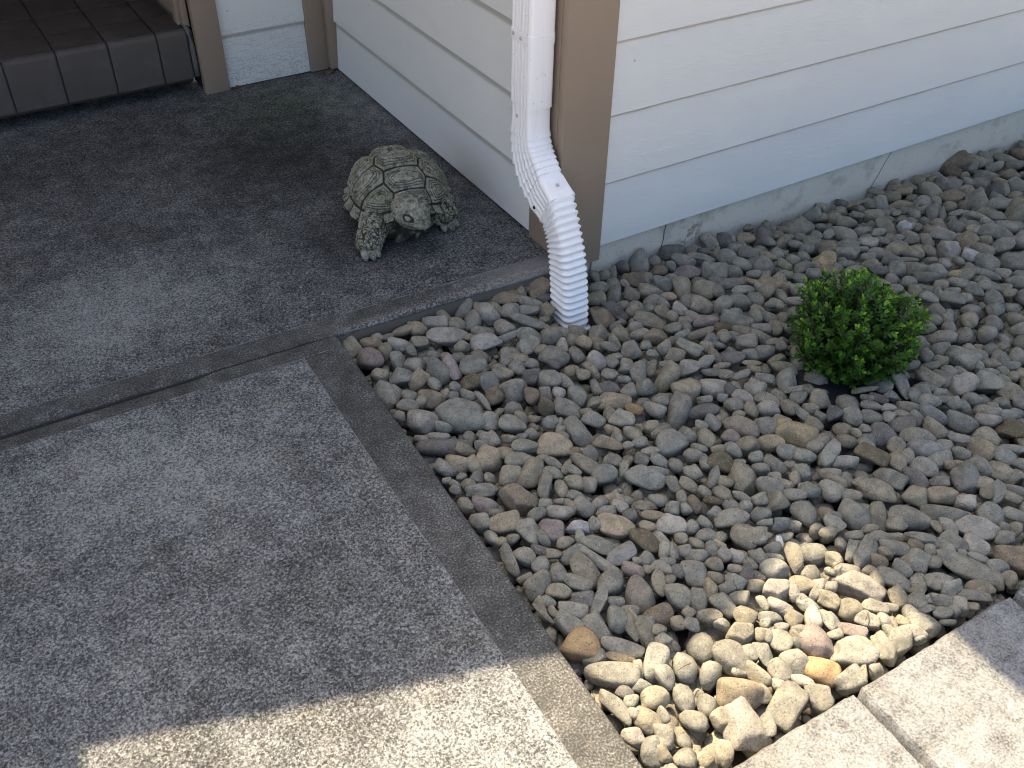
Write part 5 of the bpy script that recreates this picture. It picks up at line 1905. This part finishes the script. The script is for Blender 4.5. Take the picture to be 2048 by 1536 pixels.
for st_ in stones:
    px, py, z = project(st_['c']); st_['px'], st_['py'] = px, py
    st_['area'] = st_['s'][0] * st_['s'][1] / z ** 2 * (1 if -6 < px < 1030 and -6 < py < 774 else 0)
order = sorted(range(len(stones)), key=lambda i: -stones[i]['area'])
BIG = set(order[:300])
stuffV = []; stuffF = []; stuffC = []; nvt = 0
def add_stuff(c, s, q, tint, fn, D, Fa):
    global nvt
    P = fn(D) * s; Rm = np.array(q.to_matrix()); P = P @ Rm.T + c
    stuffV.append(P); stuffF.append(Fa + nvt); stuffC.append(np.repeat(np.append(tint, 1.0)[None], len(P), 0)); nvt += len(P)
BUSH = np.array([.388, -.645, .050])
named = []
for i, sd in enumerate(stones):
    rs = random.Random(1000 + i); tint, ch = tint_of(sd['code'], rs); ang = 'k' in sd['code'] or rs.random() < .16
    sd['ch'] = ch; sd['ang'] = 'k' in sd['code']
    fn = rs.randrange(len(FN_ANG) if ang else NV)
    if i in BIG:
        o = bpy.data.objects.new('river_stone', (ME_A if ang else ME_R)[fn]); COL.objects.link(o)
        o.location = sd['c']; o.rotation_mode = 'QUATERNION'; o.rotation_quaternion = sd['q']; o.scale = sd['s']; o.color = (*tint, 1)
        sd['o'] = o; named.append(sd)
    else:
        add_stuff(sd['c'], sd['s'], sd['q'], tint, (FN_ANG if ang else FN_ROUND)[fn], D2, F2_)
# ---- labels that single a stone out
LITP = [(-1.372, -2.0), (-1.367, -.785), (-1.059, -.886), (-.834, -.957), (-.639, -1.016), (-.42, -1.062), (-.29, -1.042), (-.17, -1.005), (-.052, -.945), (-.048, -2.6)]
def inside(p, poly_):
    r = False; x, y = p
    for (x1, y1), (x2, y2) in zip(poly_, poly_[1:] + poly_[:1]):
        if (y1 > y) != (y2 > y) and x < (x2 - x1) * (y - y1) / (y2 - y1) + x1: r = not r
    return r
def shape_word(sd):
    a = sd['s'][0] / sd['s'][1]
    if sd['ang']: return 'long jagged' if a > 1.7 else 'angular'
    return 'long' if a > 1.75 else 'oval' if a > 1.22 else 'round'
def size_word(sd):
    v = math.sqrt(sd['s'][0] * sd['s'][1])
    return 'large ' if v > .0285 else 'small ' if v < .0215 else ''
def zone(sd):
    x, y, z = sd['c']; g = np.array([x, y]); L = Vector((S.x, S.y)) * ((z + .012) / S.z)
    gl = (x - L.x, y - L.y)
    if inside(gl, LITP): return ('lit', 'sunlit patch', np.array([-.28, -1.30])) if x > -.52 else ('lit', 'sunlit walkway edge', np.array([-.64, -1.02]))
    if y < -1.19: return ('', 'shaded paver edge', np.array([.0, -1.30]))
    e = x - float(edge_x(y))
    if np.hypot(x + .05, y + .13) < .15: return ('', 'downspout foot', np.array([-.05, -.13]))
    if y > -.13 and x < -.06: return ('', 'porch slab edge', np.array([-.62, -.03]))
    if e < .085: return ('', 'walkway edge', np.array([-.62, -.03]))
    if y > -.16: return ('', 'foundation', np.array([.15, .0]))
    b = g - BUSH[:2]; d = np.hypot(*b)
    if d < .36:
        px, py, _ = sd['px'], sd['py'], 0
        bx, by, _ = project(BUSH)
        if abs(px - bx) < 62: return ('', 'gravel behind the shrub', BUSH[:2]) if py < by else ('', 'gravel in front of the shrub', BUSH[:2])
        return ('', 'gravel left of the shrub', BUSH[:2]) if px < bx else ('', 'gravel right of the shrub', BUSH[:2])
    if x > .45: return ('', 'gravel before the wall', np.array([.15, .0])) if y > -.62 else ('', 'far right gravel', BUSH[:2])
    if y < -.78: return ('', 'shade behind sunlit patch', np.array([-.05, -1.0]))
    if y > -.42: return ('', 'gravel beside the downspout', np.array([-.05, -.13]))
    return ('', 'shaded middle gravel', np.array([-.62, -.03]))
LAND = {'sunlit patch': 'the paver joint', 'sunlit walkway edge': 'the shadow line', 'shaded paver edge': 'the shadow line', 'downspout foot': 'the hose end',
        'porch slab edge': 'the slab corner', 'walkway edge': 'the slab corner', 'foundation': 'the brown corner board', 'gravel behind the shrub': 'its leaves', 'gravel in front of the shrub': 'its leaves',
        'gravel left of the shrub': 'its leaves', 'gravel right of the shrub': 'its leaves', 'gravel before the wall': 'the corner board', 'far right gravel': 'the shrub',
        'shade behind sunlit patch': 'the sunlit tip', 'gravel beside the downspout': 'the downspout', 'shaded middle gravel': 'the slab corner'}
PREP = {'downspout foot': 'at the', 'walkway edge': 'along the', 'foundation': 'along the', 'porch slab edge': 'under the', 'shaded paver edge': 'by the', 'sunlit walkway edge': 'by the'}
ORD = ['', 'second ', 'third ', 'fourth ', 'fifth ', 'sixth ', 'seventh ', 'eighth ', 'ninth ', 'tenth ', 'eleventh ', 'twelfth ', 'thirteenth ', 'fourteenth ', 'fifteenth ', 'sixteenth ', 'seventeenth ', 'eighteenth ', 'nineteenth ', 'twentieth ']
groups = {}
for sd in named:
    lit_, zn, lm = zone(sd); key = (size_word(sd) + CNAME.get(sd['ch'], 'grey'), shape_word(sd), zn)
    groups.setdefault(key, []).append((float(np.hypot(*(sd['c'][:2] - lm))), sd))
for (cn, sh, zn), L in groups.items():
    L.sort(key=lambda q: q[0])
    for r, (d_, sd) in enumerate(L):
        lab = '%s %s stone %s %s' % (cn, sh, PREP.get(zn, 'in the'), zn)
        if len(L) > 1:
            if r > 19: r = 19
            lab += ', ' + (ORD[r] + 'nearest to ' if r < len(L) - 1 or len(L) > 6 else 'farthest from ') + LAND[zn]
        tag(sd['o'], lab, 'stone', 'river stones of the gravel bed')
# ---- fill: small stones between and beneath, and the bed beyond the frame
CX = np.array([sd['c'] for sd in stones]); CR = np.array([math.sqrt(sd['s'][0] * sd['s'][1]) * .93 for sd in stones])
fr = random.Random(3)
def rq(flat=.5):
    q = Quaternion((0, 0, 1), fr.uniform(0, 6.28)) @ Quaternion((1, 0, 0), fr.gauss(0, flat)) @ Quaternion((0, 1, 0), fr.gauss(0, flat)); return q
def bad(x, y, r):
    if y > -.02 and x < 0 and y > -.02 - r * .3: return True
    if x < 0 and y + r > -.024: return True
    if x >= 0 and y + r > .016: return True
    if x - r < edge_x(y) + .002 or y - r < -1.298: return True
    if abs(x - XC) < .035 + r * .8 and -.176 - r * .8 < y < -.08 + r * .8: return True
    return False
def fab(x, y): return ((x - .328) / .048) ** 2 + ((y + .712) / .040) ** 2 < 1
extraX = []; extraR = []
for step_, zoff, lo, hi in ((.030, -.014, .0165, .030), (.022, -.026, .0120, .020), (.018, -.036, .0075, .012)):
    for x0 in np.arange(-.65, 2.4, step_):
        for y0 in np.arange(-1.3, .02, step_):
            x = x0 + fr.uniform(-.5, .5) * step_; y = y0 + fr.uniform(-.5, .5) * step_; z = float(surf(x, y)) + zoff
            px, py, zz_ = project((x, y, z))
            if not (-40 < px < 1064 and -40 < py < 810) or fab(x, y): continue
            d = np.hypot(CX[:, 0] - x, CX[:, 1] - y) - CR
            cl = d.min()
            if extraX:
                pass
            r = min(hi, cl + .003) * fr.uniform(.85, 1.05)
            if r < lo or bad(x, y, r): continue
            CX = np.vstack([CX, [x, y, z]]); CR = np.append(CR, r)
            tint, _ = tint_of('', fr)
            add_stuff(np.array([x, y, z - r * .25]), np.array([r * fr.uniform(1.0, 1.35), r * fr.uniform(.85, 1.05), r * fr.uniform(.6, .85)]), rq(.35), tint, FN_ROUND[fr.randrange(NV)], D1, F1_)
for x0 in np.arange(-.65, 3.1, .036):
    for y0 in np.arange(-1.3, .02, .036):
        x = x0 + fr.uniform(-.5, .5) * .03; y = y0 + fr.uniform(-.5, .5) * .03; zs_ = float(surf(x, y)); px, py, _ = project((x, y, zs_))
        inn = -40 < px < 1064 and -40 < py < 810
        r = fr.uniform(.016, .024)
        if bad(x, y, r) or (fab(x, y)): continue
        tint, _ = tint_of('', fr)
        add_stuff(np.array([x, y, zs_ - .048]), np.array([r * 1.2, r, r * .75]), rq(.4), tint, FN_ROUND[fr.randrange(NV)], D1, F1_)
        if not inn and fr.random() < .8:
            add_stuff(np.array([x + fr.uniform(-.01, .01), y + fr.uniform(-.01, .01), zs_ - .016]), np.array([r * fr.uniform(1.1, 1.5), r * 1.05, r * .8]), rq(.35), tint_of('', fr)[0], FN_ROUND[fr.randrange(NV)], D1, F1_)
SV = np.concatenate(stuffV); SF = np.concatenate(stuffF); SC = np.concatenate(stuffC)
me = bpy.data.meshes.new('small_stones')
me.vertices.add(len(SV)); me.vertices.foreach_set('co', SV.astype(np.float32).ravel())
me.loops.add(len(SF) * 3); me.loops.foreach_set('vertex_index', SF.astype(np.int32).ravel())
me.polygons.add(len(SF)); me.polygons.foreach_set('loop_start', np.arange(0, len(SF) * 3, 3, dtype=np.int32)); me.polygons.foreach_set('loop_total', np.full(len(SF), 3, np.int32))
me.polygons.foreach_set('use_smooth', np.ones(len(SF), bool))
me.update(); me.validate()
ca = me.color_attributes.new('tint', 'FLOAT_COLOR', 'POINT'); ca.data.foreach_set('color', SC.astype(np.float32).ravel())
tag(link('small_stones', me, M_STONES), 'smaller river stones filling the gravel bed', None, None, 'stuff')
print('stones', len(named), 'stuff tris', len(SF))

# ------------------------------------------------------------------ shrub
bush = empty('boxwood_shrub', (BUSH[0], BUSH[1], -.07))
tag(bush, 'small round boxwood shrub with bright green tips growing in the gravel', 'shrub')
LV = []; LF = []; LA = []; stems = []
br = random.Random(21)
RX, RZ = .141, .119
def leaf(p, d, up, L, W, age):
    s = d.cross(up)
    if s.length < 1e-4: return
    s.normalize(); n_ = s.cross(d).normalized(); b = len(LV)
    pts = [(0, 0, 0), (.30, -.42, .05), (.30, .42, .05), (.68, -.46, .07), (.68, .46, .07), (.98, 0, -.06), (.5, 0, -.03)]
    for a, w, h in pts: LV.append(p + d * (a * L) + s * (w * W) + n_ * (h * L)); LA.append(age)
    for f in ((0, 1, 6), (0, 6, 2), (1, 3, 6), (2, 6, 4), (3, 5, 6), (4, 6, 5)): LF.append(tuple(b + q for q in f))
NS = 980
for i in range(NS):
    u = 1 - 2 * (i + .5) / NS; a = i * 2.399963 + br.uniform(-.3, .3); q = math.sqrt(max(0, 1 - u * u))
    dirv = Vector((q * math.cos(a), q * math.sin(a), u + br.uniform(-.08, .08)))
    if dirv.z < -.80: continue
    lump = 1 + .10 * math.sin(dirv.x * 5 + 1) * math.cos(dirv.y * 6) + .06 * math.sin(dirv.z * 9 + dirv.x * 7)
    rr = br.uniform(.80, 1.05) * lump if br.random() < .80 else br.uniform(.5, .8)
    tip = Vector((BUSH[0] + dirv.x * RX * rr, BUSH[1] + dirv.y * RX * rr, BUSH[2] + dirv.z * RZ * rr))
    if br.random() < .05: tip += dirv * br.uniform(.008, .022)
    gd = (dirv * .75 + Vector((br.gauss(0, .22), br.gauss(0, .22), .62 + br.gauss(0, .15)))).normalized()
    ln = br.uniform(.040, .062); base = tip - gd * ln
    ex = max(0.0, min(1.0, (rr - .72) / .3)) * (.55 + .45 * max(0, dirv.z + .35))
    fresh = br.random()
    nl = br.randint(5, 7); ang0 = br.uniform(0, 3.14)
    side = gd.orthogonal().normalized(); side2 = gd.cross(side)
    for k_ in range(nl):
        f = (k_ + .6) / nl; p = base + gd * (ln * f)
        for h_ in (0, 1):
            a2 = ang0 + (k_ % 2) * 1.57 + h_ * math.pi + br.uniform(-.25, .25)
            out = side * math.cos(a2) + side2 * math.sin(a2)
            op = .95 - .55 * f
            d = (out * op + gd * (1 - op * .55)).normalized()
            L = br.uniform(.0105, .0155) * (1 - .25 * f * (f > .85))
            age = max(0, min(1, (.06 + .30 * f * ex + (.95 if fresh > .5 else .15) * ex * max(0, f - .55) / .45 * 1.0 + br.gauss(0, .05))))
            leaf(p, d, gd, L, L * br.uniform(.50, .62), age)
    leaf(tip - gd * .003, (gd + side * .2).normalized(), side2, .010, .0055, max(0, min(1, .25 + .7 * ex * fresh)))
    stems.append((base, tip, dirv))
V, F = np.array([tuple(v) for v in LV]), LF
me = mesh_from('foliage', V, F, True); attr(me, 'age', LA)
fo = link('foliage', me, M_LEAF, bush); fo['kind'] = 'stuff'
parts = []
root = Vector((BUSH[0], BUSH[1], -.085))
for i in range(0, len(stems), 3):
    b, tp, dv_ = stems[i]; mid = root.lerp(b, .5) + Vector((dv_.x, dv_.y, 0)) * .02
    parts.append(tube([root + Vector((dv_.x, dv_.y, 0)) * .012, mid, b, tp], [.0032, .0020, .0012, .0007], 5))
V, F = join_lists(parts)
link('stem', mesh_from('stem', V, F, True), M_TWIG, bush)
# weed fabric showing through at the foot of the shrub
gx, gy = np.meshgrid(np.linspace(.20, .52, 26), np.linspace(-.84, -.56, 24))
gz = surf(gx, gy) - .020 + .012 * (hnoise(gx, gy, 14, 61) - .5) - .022 * sm(.10, .17, np.hypot(gx - .355, gy + .70))
n = 26
V = np.stack([gx, gy, gz], -1).reshape(-1, 3); F = [(r * n + c_, r * n + c_ + 1, (r + 1) * n + c_ + 1, (r + 1) * n + c_) for r in range(23) for c_ in range(n - 1)]
tag(link('weed_fabric', mesh_from('weed_fabric', V, F, True), M_FABRIC), 'patch of black weed fabric bare of stones under the shrub', 'fabric')

# ------------------------------------------------------------------ small debris
dead = random.Random(9)
def dry_leaf(x, y, z, L, W, rz, seed, lab):
    rs = random.Random(seed); V = []; F = []
    for i in range(7):
        t_ = i / 6; w = W * math.sin(math.pi * min(.98, t_ * .9 + .06)) ; curl = .25 * L * math.sin(t_ * 3) + rs.uniform(-.001, .001)
        for s in (-1, 0, 1): V.append(((t_ - .5) * L, s * w / 2, curl * .6 + abs(s) * .15 * W + .001))
    for i in range(6):
        for k_ in (0, 1):
            a = i * 3 + k_; F.append((a, a + 3, a + 4, a + 1))
    me = mesh_from('dry_leaf', V, F, True)
    o = link('dry_leaf', me, M_DRY, None, (x, y, z)); o.rotation_euler = (rs.uniform(-.2, .2), rs.uniform(-.2, .2), rz)
    return tag(o, lab, 'leaf', 'dry leaves blown into the porch corner')
dry_leaf(-.030, 1.392, .001, .034, .020, .6, 1, 'curled brown dry leaf lying right in the porch corner')
dry_leaf(-.055, 1.405, .001, .024, .014, 2.2, 2, 'smaller brown dry leaf under the inner trim board')
dry_leaf(-.352, 1.428, .001, .026, .012, .2, 3, 'brown dry leaf under the short stretch of entry siding')
lp = []
for i in range(16):
    x = dead.uniform(-.5, 1.2); y = dead.uniform(-1.22, -.1); z = float(surf(x, y)) + .012; a = dead.uniform(0, 6.28); L = dead.uniform(.012, .03)
    lp.append(tube([(x, y, z), (x + math.cos(a) * L * .5, y + math.sin(a) * L * .5, z + .003), (x + math.cos(a) * L, y + math.sin(a) * L, z - .001)], [.0009, .0010, .0005], 5))
V, F = join_lists(lp)
tag(link('needle_litter', mesh_from('needle_litter', V, F, True), M_DRY), 'scraps of dry needles caught among the stones', None, None, 'stuff')
dp = []
for i in range(46):
    if i < 26: x, y = -.49 - dead.random() ** 2 * .4, 1.505 - dead.random() * .07
    else: x, y = dead.uniform(-.10, -.005), dead.uniform(1.33, 1.41)
    r = dead.uniform(.0015, .006 if i < 6 else .0035); q = Quaternion((dead.random(), dead.random(), dead.random(), dead.random())).normalized()
    P = FN_ROUND[dead.randrange(NV)](D1) * np.array([r, r * .8, r * .6]); P = P @ np.array(q.to_matrix()).T + np.array([x, y, r * .4]); dp.append((P, F1_.tolist()))
V, F = join_lists(dp)
tag(link('grit', mesh_from('grit', V, F, True), M_MORTAR), 'crumbs of mortar and grit swept against the step', None, None, 'stuff')
